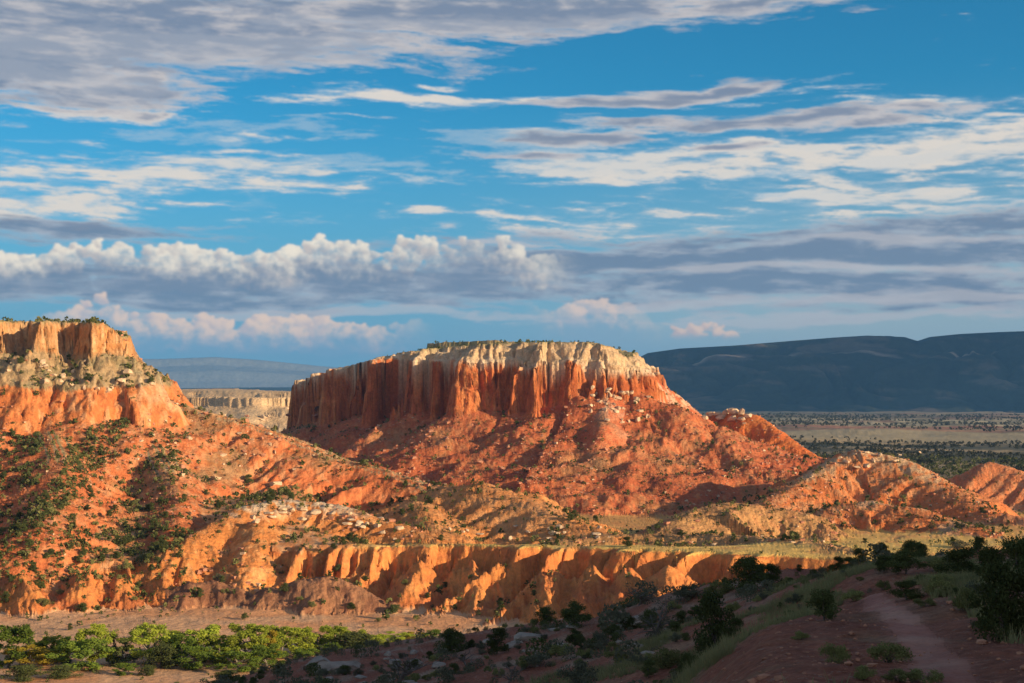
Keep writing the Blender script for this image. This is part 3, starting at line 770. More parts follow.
parts = [
 ('ground', (0,), M_ground, 'sandy pink valley floor running out to the wide brushy plain', 'ground'),
 ('near_hillside', (1,), M_near, 'dark reddish brown near slope with grass tufts, in shade', 'hillside'),
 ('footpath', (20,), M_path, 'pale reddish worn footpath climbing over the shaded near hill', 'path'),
 ('grassy_flat', (2,), M_grass, 'flat strip of dry yellow grass on top of the orange bluffs', 'grassland'),
 ('badlands_bluff', (3,), M_clay, 'row of gullied orange clay bluffs below the yellow grass strip', 'bluff'),
 ('central_mesa', (4,), M_rock, 'flat topped mesa with cream cap rock over fluted red cliffs', 'mesa'),
 ('left_mesa', (5,), M_rock, 'stepped orange and tan mesa with a long pink slope running down from it', 'mesa'),
 ('tan_hill', (6,), M_slope, 'smooth tan hill with a shaded hollow, below the central mesa', 'hill'),
 ('capped_hill', (7,), M_slope, 'orange ribbed hill with broken cream rock along its crest', 'hill'),
 ('clay_mound', (8,), M_clay, 'low dark brown clay mounds at the edge of the sandy wash', 'mound'),
 ('red_spur', (9,), M_slope, 'red cone shaped spur with a pink streak leaning on the central mesa', 'hill'),
 ('red_butte', (10,), M_rock, 'bright red orange butte topped by white rocks', 'butte'),
 ('cream_crest_hill', (11,), M_slope, 'red hill with a pale crest in front of the plain', 'hill'),
 ('far_red_hill', (12,), M_slope, 'rounded red hill with a dark shaded flank at the edge of the plain', 'hill'),
 ('low_tan_hill', (13,), M_slope, 'low tan hills dotted with bushes beside the grass strip', 'hill'),
 ('cream_cliff_plateau', (14,), M_rock, 'distant plateau with a low cream cliff between the two mesas', 'plateau'),
 ('shading_ridge', (15,), M_slope, 'unseen ridge added behind the near hill to shade it', 'ridge'),
]
for nm, ls, mt, lb, ct in parts:
    f = quads[np.isin(FL, ls)]
    if len(f): submesh(nm, f[:, ::-1], mt, lb, ct)
cv = np.concatenate([[[0, 0, VX[idx[:, 0], 2].mean()]], VX[idx[:, 0]]])
k = len(AZ); fc = np.array([[0, 1+(i+1) % k, 1+i] for i in range(k)])
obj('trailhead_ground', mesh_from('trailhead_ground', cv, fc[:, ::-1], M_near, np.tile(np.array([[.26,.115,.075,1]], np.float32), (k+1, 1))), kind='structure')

# ---------------------------------------------------------------- far mountains
def far_ridge(name, sil, r_top, r_base, z_base, depth, cfun, seed, label, rib=120, ribamp=60, nrow=150, px0=None, px1=None, step=1.6, cat='mountain', crest=()):
    pxs = np.arange(px0, px1, step); sx = np.array([s[0] for s in sil]); sy = np.array([s[1] for s in sil])
    py = np.interp(pxs, sx, sy)
    az = np.array([ray(p, 400)[0] for p in pxs]); zt = np.array([ray(a, b)[1] for a, b in zip(pxs, py)])*r_top
    nb = 40
    t = np.concatenate([np.linspace(0, 1, nrow), 1+np.linspace(.02, 1, nb)])
    T, A = np.meshgrid(t, az); Z0 = np.repeat(zt[:, None], len(t), 1)
    Rr = np.where(T <= 1, r_base+(r_top-r_base)*T, r_top+(T-1)*depth)
    X = np.sin(A)*Rr; Y = np.cos(A)*Rr
    # profile of a mesa mountain: gentle foot, slope, ledge, slope, rim
    prof = np.interp(T, [0, .25, .5, .62, .72, .90, .955, 1, 1.0001, 2], [0, .10, .40, .66, .70, .80, .97, 1, 1, .96])
    b = billow(X/rib+fbm(X/900, Y/900, 2, seed)*2, Y/rib*.35, 3, seed+1)
    w = np.sin(np.pi*np.clip(T, 0, 1))**.7
    Z = z_base + (Z0-z_base)*prof + ribamp*(b-.5)*w + .15*ribamp*fbm(X/150, Y/150, 4, seed+2)*w
    Z = np.where(T > 1, Z + fbm(X/1500, Y/1500, 3, seed+4)*20*(T-1), Z)
    c = cfun(X, Y, Z, T, b)
    n, k = X.shape; ii = np.arange(n*k).reshape(n, k)
    f = np.stack([ii[:-1, :-1], ii[:-1, 1:], ii[1:, 1:], ii[1:, :-1]], -1).reshape(-1, 4)
    return obj(name, mesh_from(name, np.stack([X, Y, Z], -1).reshape(-1, 3), f[:, ::-1], M_far, np.concatenate([c.reshape(-1, 3), np.ones((n*k, 1))], 1)), kind='structure', label=label, category=cat)
M_far = attr_material('forested far slopes', 1.0, .012, 20.0, .0, (0,0,0), .01, .30, .02, 0.0)
def c_mtn(X, Y, Z, T, b):
    q = np.broadcast_to(A3(.040, .046, .034), X.shape+(3,)).copy()
    q = colmix(q, A3(.22, .15, .10), sst(fbm(X/260, Z/60, 4, 900)+.9*(b-.5), .0, .5)*.5)
    q = colmix(q, A3(.02, .026, .02), sst(.5-b, .05, .4)*.6)  # gullies darkened, so part of the relief shading sits in the colour
    q = colmix(q, A3(.40, .29, .21), np.exp(-((T-.80)/.016)**2)*sst(fbm(X/420, Y/900, 3, 903), -.15, .25)*.9)
    return q
far_ridge('distant_mountain', [(560,372),(618,372),(640,357),(648,353),(680,348.5),(735,345.5),(790,341),(835,337.5),(868,335.5),(905,337),(918,341),(930,337),(960,334),(1000,332),(1030,331),(1200,330),(1500,334)],
          8600, 6900, -130, 5000, c_mtn, 910, 'long dark blue flat topped mountain across the plain', 420, 130, 170, 600, 1500, 1.6)
def c_pl(X, Y, Z, T, b):
    return np.broadcast_to(A3(.035, .042, .03), X.shape+(3,)).copy()
far_ridge('forested_plateau', [(-900,388.5),(150,388.5),(240,388),(330,389),(700,390),(1500,390)], 13000, 12000, -150, 3000, c_pl, 920, 'thin dark forested plateau along the horizon', 300, 4, 20, -900, 640, 4, 'plateau')
far_ridge('blue_mountains', [(-900,360),(60,359),(160,359),(215,357),(260,360),(330,367),(460,374),(560,378),(900,382)], 23500, 22000, -200, 900, lambda X, Y, Z, T, b: np.broadcast_to(A3(.20, .20, .18), X.shape+(3,)).copy(), 930, 'faint blue mountain range on the horizon', 1500, 40, 40, -900, 900, 4, 'mountain')
# ground to the horizon
gm = bpy.data.meshes.new('outer_ground')
bb = 23900; hb_ = 21000
gv = np.array([[-bb,-bb,-155],[bb,-bb,-155],[bb,bb,-155],[-bb,bb,-155]], np.float32)
obj('outer_ground', mesh_from('outer_ground', gv, np.array([[0,1,2,3]]), M_far, np.tile(np.array([[.16,.13,.08,1]], np.float32), (4, 1))), kind='structure', label='wide plain reaching to the horizon', category='ground')
# unseen cumulus bank, placed far out right to shade the distant mountain
def cloud_bank():
    rg = np.random.default_rng(77); off = np.array([math.sin(SUN_AZ), math.cos(SUN_AZ)])*(1350/math.tan(SUN_EL))
    n = 150; m_ = 70
    u = np.linspace(-1, 1, n); v = np.linspace(-1, 1, m_); Ug, Vg = np.meshgrid(u, v, indexing='ij')
    X = 3300 + off[0] + Ug*3100; Y = 7700 + off[1] + Vg*1500
    e = 1-np.maximum(np.abs(Ug)**6, np.abs(Vg)**4)
    cover = np.clip(e - .62 + 1.2*fbm(X/900, Y/500, 4, 950), 0, 1.2)
    top = 1300 + 60 + 420*cover**.7*(.5+billow(X/500, Y/500, 4, 951)); bot = 1300 - 30*cover
    keep = cover > .25
    vt = np.stack([X, Y, top], -1).reshape(-1, 3); vb = np.stack([X, Y, bot], -1).reshape(-1, 3)
    ii = np.arange(n*m_).reshape(n, m_); k4 = keep[:-1, :-1] & keep[1:, :-1] & keep[1:, 1:] & keep[:-1, 1:]
    q = np.stack([ii[:-1, :-1], ii[1:, :-1], ii[1:, 1:], ii[:-1, 1:]], -1)[k4]
    ed = {}
    for f in q:
        for a, b in zip(f, np.roll(f, -1)):
            if (b, a) in ed: del ed[(b, a)]
            else: ed[(a, b)] = 1
    side = np.array([[b, a, a+n*m_, b+n*m_] for a, b in ed])
    faces = np.concatenate([q, q[:, ::-1]+n*m_, side]); allv = np.concatenate([vt, vb])
    uq, inv = np.unique(faces, return_inverse=True)
    mt = bpy.data.materials.new('cloud water'); mt.use_nodes = True; bs = mt.node_tree.nodes['Principled BSDF']
    bs.inputs['Base Color'].default_value = (.85, .85, .85, 1); bs.inputs['Roughness'].default_value = 1
    return obj('cloud', mesh_from('cloud', allv[uq], inv.reshape(-1, 4), mt), kind='structure', label='unseen cumulus bank placed to shade the distant mountain', category='cloud')
cloud_bank()
print('terrain', round(time.time()-T0, 1))

# ---------------------------------------------------------------- the air
def haze(dens=5.0e-5):
    X0, X1, Y0, Y1, Z0_, Z1_ = -26000, 26000, -1200, 24500, -500, 560
    v = np.array([[x, y, z] for x in (X0, X1) for y in (Y0, Y1) for z in (Z0_, Z1_)], np.float32)
    f = np.array([[0,1,3,2],[4,6,7,5],[0,4,5,1],[2,3,7,6],[0,2,6,4],[1,5,7,3]])
    me = mesh_from('haze', v, f, None, None, False)
    mt = bpy.data.materials.new('air'); mt.use_nodes = True; t = mt.node_tree; t.nodes.clear()
    pv = t.nodes.new('ShaderNodeVolumePrincipled'); pv.inputs['Density'].default_value = dens; pv.inputs['Color'].default_value = (.19, .51, 1.0, 1); pv.inputs['Anisotropy'].default_value = .0
    o = t.nodes.new('ShaderNodeOutputMaterial'); t.links.new(pv.outputs[0], o.inputs['Volume'])
    me.materials.append(mt)
    return obj('haze', me, kind='stuff', label='thin blue air haze over the plain', category='haze')
if HAZE: haze(HAZE_D)
# ---------------------------------------------------------------- plants, rocks
def hit(px, py, rmin=0.0):
    """the point of the terrain seen at a place of the photograph"""
    a, t = ray(px, py); i = int(round(np.interp(a, AZ[:NCOLS], np.arange(NCOLS))))
    tz = GZ[i]/R_[i]; ok = np.nonzero((tz >= t) & (R_[i] > rmin))[0]
    if not len(ok): return None
    j = ok[0]; return float(GX[i, j]), float(GY[i, j]), float(GZ[i, j])
def ground_z(x, y):
    return H(np.array([x]), np.array([y]))[0]
def ground_many(x, y):
    return H(x, y)
def topx(x, y, z):
    """picture position of a world point"""
    c, s = math.cos(PITCH), math.sin(PITCH)
    yy = y*c + z*s; zz = -y*s + z*c
    return 512 + F*x/yy, 341.5 - F*zz/yy, yy
def leaf_material(name, c1, c2, c3, rough=.9, trans=.25, sc=1.2):
    mt = bpy.data.materials.new(name); mt.use_nodes = True; N = NT(mt.node_tree)
    geo = N.n('ShaderNodeNewGeometry'); oi = N.n('ShaderNodeObjectInfo')
    rnd = geo.outputs['Random Per Island']; n = N.noise(geo.outputs['Position'], sc, 2, .5)
    c = N.mix(N.ss(n, .35, .65), c1, c2); c = N.mix(N.mul(rnd, .55), c, c3)
    k = N.lin(oi.outputs['Random'], 0, 1, .75, 1.25); c = N.mix(1.0, c, N.xyz(k, k, k), 'MULTIPLY')
    d = N.n('ShaderNodeBsdfDiffuse'); N.put(d.inputs[0], c); d.inputs[1].default_value = rough
    tr = N.n('ShaderNodeBsdfTranslucent'); N.put(tr.inputs[0], c)
    ms = N.n('ShaderNodeMixShader'); ms.inputs[0].default_value = trans; N.t.links.new(d.outputs[0], ms.inputs[1]); N.t.links.new(tr.outputs[0], ms.inputs[2])
    o = N.n('ShaderNodeOutputMaterial'); N.t.links.new(ms.outputs[0], o.inputs[0]); return mt
M_jun = leaf_material('juniper foliage', (.062,.085,.030), (.10,.12,.042), (.16,.17,.06), trans=.15)
M_shrub = leaf_material('shrub foliage', (.18,.19,.065), (.26,.26,.09), (.34,.32,.13), trans=.2)
M_sage = leaf_material('sagebrush foliage', (.12,.13,.08), (.16,.16,.10), (.22,.21,.13), trans=.2)
M_cot = leaf_material('cottonwood leaves', (.26,.34,.04), (.42,.48,.06), (.52,.54,.09), trans=.4, sc=.35)
M_cotd = leaf_material('dark cottonwood leaves', (.10,.16,.03), (.18,.26,.04), (.26,.33,.06), trans=.35, sc=.35)
M_coty = leaf_material('yellow autumn leaves', (.42,.30,.04), (.55,.42,.05), (.62,.50,.08), trans=.4, sc=.35)
def plain_mat(name, col, rough=.9, sc=8, var=.3):
    mt = bpy.data.materials.new(name); mt.use_nodes = True; N = NT(mt.node_tree)
    tc = N.n('ShaderNodeTexCoord'); k = N.lin(N.noise(tc.outputs['Object'], sc, 4, .65), .3, .7, 1-var, 1+var)
    c = N.mix(1.0, col, N.xyz(k, k, k), 'MULTIPLY')
    bs = N.n('ShaderNodeBsdfPrincipled'); N.put(bs.inputs['Base Color'], c); bs.inputs['Roughness'].default_value = rough; bs.inputs['Specular IOR Level'].default_value = .15
    bp = N.n('ShaderNodeBump'); bp.inputs['Distance'].default_value = .05; N.put(bp.inputs['Height'], N.noise(tc.outputs['Object'], sc*1.5, 4, .6)); N.t.links.new(bp.outputs[0], bs.inputs['Normal'])
    o = N.n('ShaderNodeOutputMaterial'); N.t.links.new(bs.outputs[0], o.inputs[0]); return mt
M_bark = plain_mat('shaggy bark', (.17,.13,.10)); M_dead = plain_mat('weathered wood', (.18,.15,.125)); M_pale = plain_mat('cottonwood bark', (.26,.22,.17))
M_rockc = plain_mat('cream sandstone', (.62,.44,.28), sc=2); M_rockr = plain_mat('red sandstone', (.48,.22,.13), sc=2); M_rockg = plain_mat('grey tan rock', (.36,.28,.22), sc=2)

def tubes(branches, sides=6):
    """branches: list of lists of (x,y,z,radius): one mesh of tapered limbs"""
    V, Fq = [], []
    for br in branches:
        b0 = len(V)
        for k, (x, y, z, rad) in enumerate(br):
            a = np.array(br[max(k-1, 0)][:3]); b = np.array(br[min(k+1, len(br)-1)][:3]); d = (b-a)/(np.linalg.norm(b-a)+1e-9)
            u = np.cross(d, [0.3, .9, .1]); u /= np.linalg.norm(u)+1e-9; v = np.cross(d, u)
            for s in range(sides):
                th = 2*math.pi*s/sides; p = np.array([x, y, z]) + rad*(math.cos(th)*u + math.sin(th)*v); V.append(p)
        for k in range(len(br)-1):
            for s in range(sides):
                s2 = (s+1) % sides; Fq.append((b0+k*sides+s, b0+k*sides+s2, b0+(k+1)*sides+s2, b0+(k+1)*sides+s))
    return np.array(V, np.float32), np.array(Fq)
def limb(rg, p, d, L, r0, n=4, bend=.35, tip=.25):
    pts = []; p = np.array(p, float); d = np.array(d, float); d /= np.linalg.norm(d)
    for k in range(n+1):
        pts.append((*p, r0*(1-(1-tip)*k/n))); d = d + rg.normal(0, bend, 3)*.5; d /= np.linalg.norm(d); p = p + d*L/n
    return pts
def leaves(rg, centres, radii, n, size, flat=.8, narrow=.6):
    """n leaf tufts spread over the shells of the clumps"""
    centres = np.array(centres); radii = np.array(radii); w = radii**2; ci = rg.choice(len(centres), n, p=w/w.sum())
    d = rg.normal(0, 1, (n, 3)); d /= np.linalg.norm(d, axis=1)[:, None]
    rr = radii[ci]*(rg.random(n)**.45)*(1+.12*rg.normal(0, 1, n))
    p = centres[ci] + d*rr[:, None]*np.array([1, 1, flat])
    nr = d + rg.normal(0, .8, (n, 3)); nr /= np.linalg.norm(nr, axis=1)[:, None]
    u = np.cross(nr, rg.normal(0, 1, (n, 3))); u /= np.linalg.norm(u, axis=1)[:, None]; v = np.cross(nr, u)
    s = size*(.6+.8*rg.random(n))[:, None]; nw = narrow
    V = np.stack([p-u*s, p+v*s*nw, p+u*s, p-v*s*nw], 1).reshape(-1, 3)
    return V.astype(np.float32), np.arange(4*n).reshape(n, 4)
def clumps(rg, kind):
    """unit plants, 1 m tall: clump centres and radii"""
    c, r = [], []
    if kind == 'juniper':
        for k in range(26):
            z = .12+.80*rg.random(); w = .42*(1-abs(z-.38)/.75)**.7; th = rg.random()*6.28; q = w*rg.random()**.5
            c.append((q*math.cos(th), q*math.sin(th), z)); r.append(.13+.07*rg.random())
        c.append((0, 0, .45)); r.append(.25)
    elif kind == 'cone':
        for k in range(26):
            z = .06+.86*rg.random(); w = .30*(1-z)**.8; th = rg.random()*6.28
            c.append((w*math.cos(th), w*math.sin(th), z)); r.append(.06+.10*(1-z))
    elif kind == 'shrub':
        for k in range(16):
            th = rg.random()*6.28; q = .55*rg.random()**.5; z = .15+.55*rg.random()*(1-q*.8)
            c.append((q*math.cos(th), q*math.sin(th), z)); r.append(.17+.10*rg.random())
    elif kind == 'cottonwood':
        for k in range(38):
            z = .12+.80*rg.random(); w = .44*math.sin(math.pi*min(1, (z+.08)/1.15))**.7; th = rg.random()*6.28; q = w*rg.random()**.4
            c.append((q*math.cos(th), q*math.sin(th), z)); r.append(.06+.07*rg.random())
    return c, r
def proto(name, kind, mat, bark, n, size, seed, cat, stems='tree'):
    """one plant with its parts: crown or foliage, trunk or stem"""
    rg = np.random.default_rng(seed)
    root = bpy.data.objects.new(name, None); root['category'] = cat
    c, r = clumps(rg, kind)
    V, Fq = leaves(rg, c, r, n, size, narrow=.75)
    V[:, 2] = np.maximum(V[:, 2], .01)
    cr = bpy.data.objects.new('crown' if stems == 'tree' else 'foliage', mesh_from('crown', V, Fq, mat, None, False)); cr.parent = root
    br = []
    if stems == 'tree':
        br.append(limb(rg, (0, 0, -.08), (rg.normal(0, .1), rg.normal(0, .1), 1), .75, .035, 5, .15))
        for k in range(7):
            th = rg.random()*6.28; z = .12+.35*rg.random(); br.append(limb(rg, (0, 0, z), (math.cos(th), math.sin(th), 1.1), .38, .016, 4, .3))
    else:
        for k in range(9):
            th = rg.random()*6.28; br.append(limb(rg, (0, 0, -.05), (math.cos(th), math.sin(th), 1.1), .6, .018, 4, .35))
    V, Fq = tubes(br, 5)
    tk = bpy.data.objects.new('trunk' if stems == 'tree' else 'stem', mesh_from('trunk', V, Fq, bark, None, True)); tk.parent = root
    return [root, cr, tk]
def dead_proto(seed, tufts=0):
    rg = np.random.default_rng(seed); root = bpy.data.objects.new('bare_tree', None); br = []
    main = limb(rg, (0, 0, -.05), (.15*rg.normal(), .15*rg.normal(), 1), .5, .035, 5, .35, .5); br.append(main)
    tw = []
    for k in range(11):
        st_ = main[2+k % 4]; th = rg.random()*6.28
        b = limb(rg, st_[:3], (math.cos(th), math.sin(th), .7+.5*rg.random()), .32+.25*rg.random(), .014, 5, .5, .25); br.append(b)
        for q in range(4):
            s2 = b[1+q % 4]; th2 = rg.random()*6.28; t_ = limb(rg, s2[:3], (math.cos(th2), math.sin(th2), .6), .16+.12*rg.random(), .005, 4, .5, .3); tw.append(t_)
    V, Fq = tubes(br, 6); a = bpy.data.objects.new('trunk', mesh_from('trunk', V, Fq, M_dead)); a.parent = root
    V, Fq = tubes(tw, 4); b = bpy.data.objects.new('twigs', mesh_from('twigs', V, Fq, M_dead)); b.parent = root
    out = [root, a, b]
    if tufts:
        cs = [t[-1][:3] for t in tw]; V, Fq = leaves(rg, cs, [.07]*len(cs), tufts, .016)
        c = bpy.data.objects.new('crown', mesh_from('crown', V, Fq, M_sage, None, False)); c.parent = root; out.append(c)
    return out
def rock_mesh(seed, mat):
    rg = np.random.default_rng(seed)
    import bmesh
    bm = bmesh.new(); bmesh.ops.create_icosphere(bm, subdivisions=3, radius=.5)
    pl = [(v_/np.linalg.norm(v_), .30+.16*rg.random()) for v_ in rg.normal(0, 1, (11, 3))]
    for v in bm.verts:
        p = np.array(v.co)*1.2
        for nrm_, dd in pl:
            e = p@nrm_-dd
            if e > 0: p = p - nrm_*e
        q = 1+.06*rg.normal()*.5
        v.co = (p[0]*1.25*q, p[1]*1.1*q, p[2]*.85*q+.18)
    me = bpy.data.meshes.new('rock'); bm.to_mesh(me); bm.free(); me.materials.append(mat)
    return me
PROT = {
 'juniper': [proto('juniper_tree', 'juniper', M_jun, M_bark, 5200, .021, 40+k, 'juniper') for k in range(5)],
 'cone': [proto('conical_juniper', 'cone', M_jun, M_bark, 1800, .028, 60+k, 'juniper') for k in range(2)],
 'shrub': [proto('shrub', 'shrub', M_shrub, M_bark, 2600, .030, 80+k, 'shrub', 'stem') for k in range(5)],
 'sage': [proto('sagebrush', 'shrub', M_sage, M_dead, 2400, .028, 100+k, 'sagebrush', 'stem') for k in range(4)],
 'cotton': [proto('cottonwood_tree', 'cottonwood', M_cot, M_pale, 5600, .021, 120+k, 'cottonwood') for k in range(4)],
 'cottond': [proto('cottonwood_tree', 'cottonwood', M_cotd, M_pale, 5600, .021, 140+k, 'cottonwood') for k in range(3)],
 'cottony': [proto('cottonwood_tree', 'cottonwood', M_coty, M_pale, 5000, .021, 160+k, 'cottonwood') for k in range(2)],
 'bare': [dead_proto(180+k) for k in range(3)],
 'gnarled': [dead_proto(190+k, 900) for k in range(2)],
}
NAMES = {'juniper': 'juniper_tree', 'cone': 'juniper_tree', 'shrub': 'shrub', 'sage': 'sagebrush', 'cotton': 'cottonwood_tree', 'cottond': 'cottonwood_tree', 'cottony': 'cottonwood_tree', 'bare': 'bare_tree', 'gnarled': 'gnarled_juniper'}
CATS = {'juniper': 'juniper', 'cone': 'juniper', 'shrub': 'shrub', 'sage': 'sagebrush', 'cotton': 'cottonwood', 'cottond': 'cottonwood', 'cottony': 'cottonwood', 'bare': 'bare tree', 'gnarled': 'gnarled juniper'}
def copy_tree(src, loc, scale, rz):
    r = src[0].copy(); C.objects.link(r); r.location = loc; r.scale = scale; r.rotation_euler = (0, 0, rz)
    for ch in src[1:]:
        c = ch.copy(); C.objects.link(c); c.parent = r
    return r
PLANTS = []     # (object, kind, px, zone)
prg = random.Random(5)
def plant(kind, x, y, z, h, w=None, label=None, group=None, px=0, zone=''):
    src = prg.choice(PROT[kind]); w = w or h
    o = copy_tree(src, (x, y, z-.03*h), (w, w*prg.uniform(.85, 1.1), h), prg.uniform(0, 6.28)); o.name = NAMES[kind]
    o['category'] = CATS[kind]
    if label: o['label'] = label
    if group: o['group'] = group
    PLANTS.append((o, kind, px, zone)); return o
WID = {'juniper': .95, 'cone': .62, 'shrub': 1.35, 'sage': 1.35, 'cotton': .82, 'cottond': .82, 'cottony': .82, 'bare': .85, 'gnarled': .9}
TAKEN = []
def plant_px(kind, px, py, wpx, hpx, label=None, group=None, zone='', rmin=0):
    p = hit(px, py, rmin)
    if p is None: return
    d = topx(*p)[2]; h = hpx*d/F; w = wpx*d/F/WID[kind]
    TAKEN.append((px, py)); return plant(kind, *p, h, w, label, group, px, zone)
# near plants, one by one
NEAR = [
 ('juniper',712,657,50,66,'dark upright juniper alone on the steep red slope, tall with its crown to the ground'),
 ('juniper',748,594,46,36,'dark wide juniper at the crest of the near slope where the bluffs end'),
 ('juniper',772,588,28,24,'small dark juniper touching the wide one at the crest of the near slope'),
 ('juniper',824,621,38,36,'rounded dark bush juniper on the red knoll left of the footpath'),
 ('shrub',836,663,27,21,'low yellow green shrub on the red knoll nearest the bottom of the footpath'),
 ('shrub',888,663,36,22,'broad yellow green shrub close to the left side of the footpath'),
 ('shrub',862,680,22,14,'small olive shrub below the broad one beside the footpath'),
 ('shrub',898,683,24,12,'flat olive shrub at the bottom edge between path and knoll'),
 ('shrub',925,684,30,14,'wide low shrub at the bottom edge nearest the path'),
 ('shrub',855,602,24,11,'small green shrub where the footpath bends over the crest'),
 ('juniper',907,601,32,20,'dark low bush on the right bank of the footpath bend'),
 ('shrub',940,597,28,16,'grey green shrub on the bank right of the footpath bend'),
 ('shrub',925,608,18,9,'tiny shrub on the bank between footpath and larger bushes'),
 ('shrub',966,612,30,22,'olive round shrub between the footpath and the big dark juniper'),
 ('sage',982,630,24,16,'grey sagebrush at the foot of the big dark juniper'),
 ('juniper',960,580,46,32,'dark spreading juniper behind the footpath bend against the plain'),
 ('juniper',1003,640,74,86,'biggest dark juniper, filling the right edge beside the footpath'),
 ('juniper',992,584,34,42,'tall dark juniper behind the biggest one at the right'),
 ('juniper',1018,575,44,44,'dark juniper at the far right edge, its crown against the far hills'),
 ('sage',962,548,26,10,'grey bush on the far rim of the near hill'),
 ('juniper',905,574,38,24,'dark bushy juniper on the rim just beyond the footpath crest'),
 ('juniper',884,572,26,18,'smaller dark juniper on the rim, left of the bushy one'),
 ('shrub',940,572,26,16,'olive shrub on the rim behind the footpath'),
 ('sage',985,600,40,26,'grey green sagebrush under the tall dark juniper'),
 ('gnarled',655,640,56,50,'gnarled grey juniper with a twisted bare trunk on the shaded slope'),
 ('sage',580,686,52,34,'spiky grey blue sagebrush at the bottom edge of the shaded slope'),
 ('juniper',575,628,36,26,'green juniper on the shaded slope right below the bluffs'),
 ('juniper',545,627,28,20,'small green juniper on the rocky crest below the bluffs'),
 ('juniper',497,655,26,26,'bright green small juniper on the rocky crest beside bare bushes'),
 ('juniper',452,654,28,28,'dark green juniper at the right end of the cottonwood grove'),
 ('bare',398,686,60,50,'bare branching tree with many thin twigs in front of the grove'),
 ('bare',506,686,30,36,'thin leafless tree on the shaded rocky slope at the bottom edge'),
 ('bare',470,672,40,30,'low leafless bush tree behind the thin one on the rocky slope'),
 ('sage',622,622,24,16,'pale sagebrush on the crest under the bluffs'),
 ('gnarled',640,606,50,26,'low tangled grey juniper on the crest under the bluffs'),
 ('sage',600,650,34,22,'wide grey sagebrush on the middle of the shaded slope'),
 ('shrub',665,668,34,20,'pale green shrub low on the slope left of the upright juniper'),
 ('shrub',620,664,26,14,'small pale shrub in the middle of the shaded slope'),
 ('juniper',612,640,22,16,'dark little juniper behind the wide grey sagebrush'),
 ('sage',540,668,32,20,'grey sagebrush on stony ground left of the spiky one'),
 ('shrub',560,656,24,14,'low green shrub on stony ground in the shade'),
 ('juniper',735,640,22,22,'small dark juniper touching the red slope right of the upright one'),
 ('shrub',800,640,16,9,'tiny shrub on the bare red knoll'),
 ('sage',690,600,40,20,'grey sagebrush on the crest left of the wide dark juniper'),
 ('shrub',720,596,26,14,'green shrub on the crest beside grey sagebrush'),
 ('juniper',225,684,34,12,'dark low juniper cut by the bottom edge below the grove'),
]
for k, px, py, w, h, lb in NEAR: plant_px(k, px, py, w*(1.25 if k == 'shrub' else 1), h*(1.35 if k == 'shrub' else 1), lb)
# the grove in the wash: (kind, px, py of the base, width, height, words)
GROVE = [('cottond',8,668,44,50,'dark green cottonwood at the left edge of the grove'),('cottony',30,669,34,30,'low orange yellow cottonwood between two dark ones at the left of the grove'),('cotton',42,664,28,30,'pale green cottonwood behind the orange yellow one'),
 ('cotton',57,664,30,42,'yellow green cottonwood behind the left part of the grove'),('cottond',80,671,38,40,'round dark green cottonwood in front of the left part of the grove'),('cotton',96,666,30,44,'tall yellow green cottonwood left of the conical juniper'),
 ('cone',113,664,12,26,'narrow grey green juniper left of the conical one'),('cone',125,667,18,34,'dark conical juniper standing clear in the grove'),('cotton',148,664,34,44,'pale yellow green cottonwood right of the conical juniper'),
 ('juniper',161,669,26,32,'dark rounded juniper in front of the pale cottonwood'),('juniper',146,676,16,14,'small dark juniper in front of the grove on bare ground'),('cottond',182,664,28,34,'mid green cottonwood left of the bright centre of the grove'),
 ('cotton',203,662,32,42,'bright yellow green cottonwood with a feathery top, first of the bright centre'),('cottond',196,670,30,28,'dark green cottonwood under the feathery bright one'),('cotton',220,664,32,40,'bright cottonwood in the middle of the grove'),
 ('cottony',228,656,20,22,'yellow cottonwood behind the middle of the grove'),('cotton',246,662,36,46,'tallest bright green cottonwood of the grove'),('cottond',238,672,34,30,'broad dark cottonwood below the tallest one'),('cotton',264,660,28,36,'bright cottonwood right of the tallest one'),
 ('cotton',282,658,32,38,'wide yellow green cottonwood in the right half of the grove'),('cottond',268,670,34,28,'dark cottonwood in front of the right half of the grove'),('cotton',300,656,28,36,'yellow green cottonwood third from the right end'),
 ('cotton',318,653,26,32,'yellow green cottonwood second from the right end'),('cotton',334,651,26,26,'low bright cottonwood at the right end of the main grove'),('juniper',355,656,40,26,'wide dark juniper closing the grove on the right'),
 ('cotton',398,646,26,15,'small bright yellow green thicket standing right of the grove'),('cottony',414,644,18,13,'yellow tipped low thicket at the right, beside the green one'),('cottond',310,668,26,22,'dark low cottonwood near the dead twigs'),
 ('cotton',352,651,26,20,'low yellow green cottonwood behind the wide dark juniper'),('cotton',370,649,26,18,'small bright cottonwood right of the wide dark juniper'),('cotton',384,648,24,16,'small bright cottonwood touching the bright thicket'),('cottond',432,645,26,14,'low green thicket at the far right tip of the grove'),('cottony',268,660,20,30,'yellow cottonwood behind the bright ones right of the tallest'),
 ('juniper',24,680,40,16,'dark low juniper hedge at the left bottom edge'),('juniper',62,679,34,14,'second dark low juniper along the dirt strip'),('cottond',125,676,20,12,'low green bush on the dirt strip under the conical juniper'),('cottond',330,664,24,20,'dark green cottonwood under the low bright one'),
 ('cotton',172,658,20,30,'slender pale cottonwood behind the dark rounded juniper'),('juniper',290,676,20,14,'small dark juniper below the right half of the grove')]
for k, px, py, w, h, lb in GROVE: plant_px(k, px, py, w*1.28*prg.uniform(.85, 1.2), h*prg.uniform(.70, 1.02), lb, 'cottonwood grove in the wash' if k.startswith('cott') else 'junipers along the grove', rmin=230)
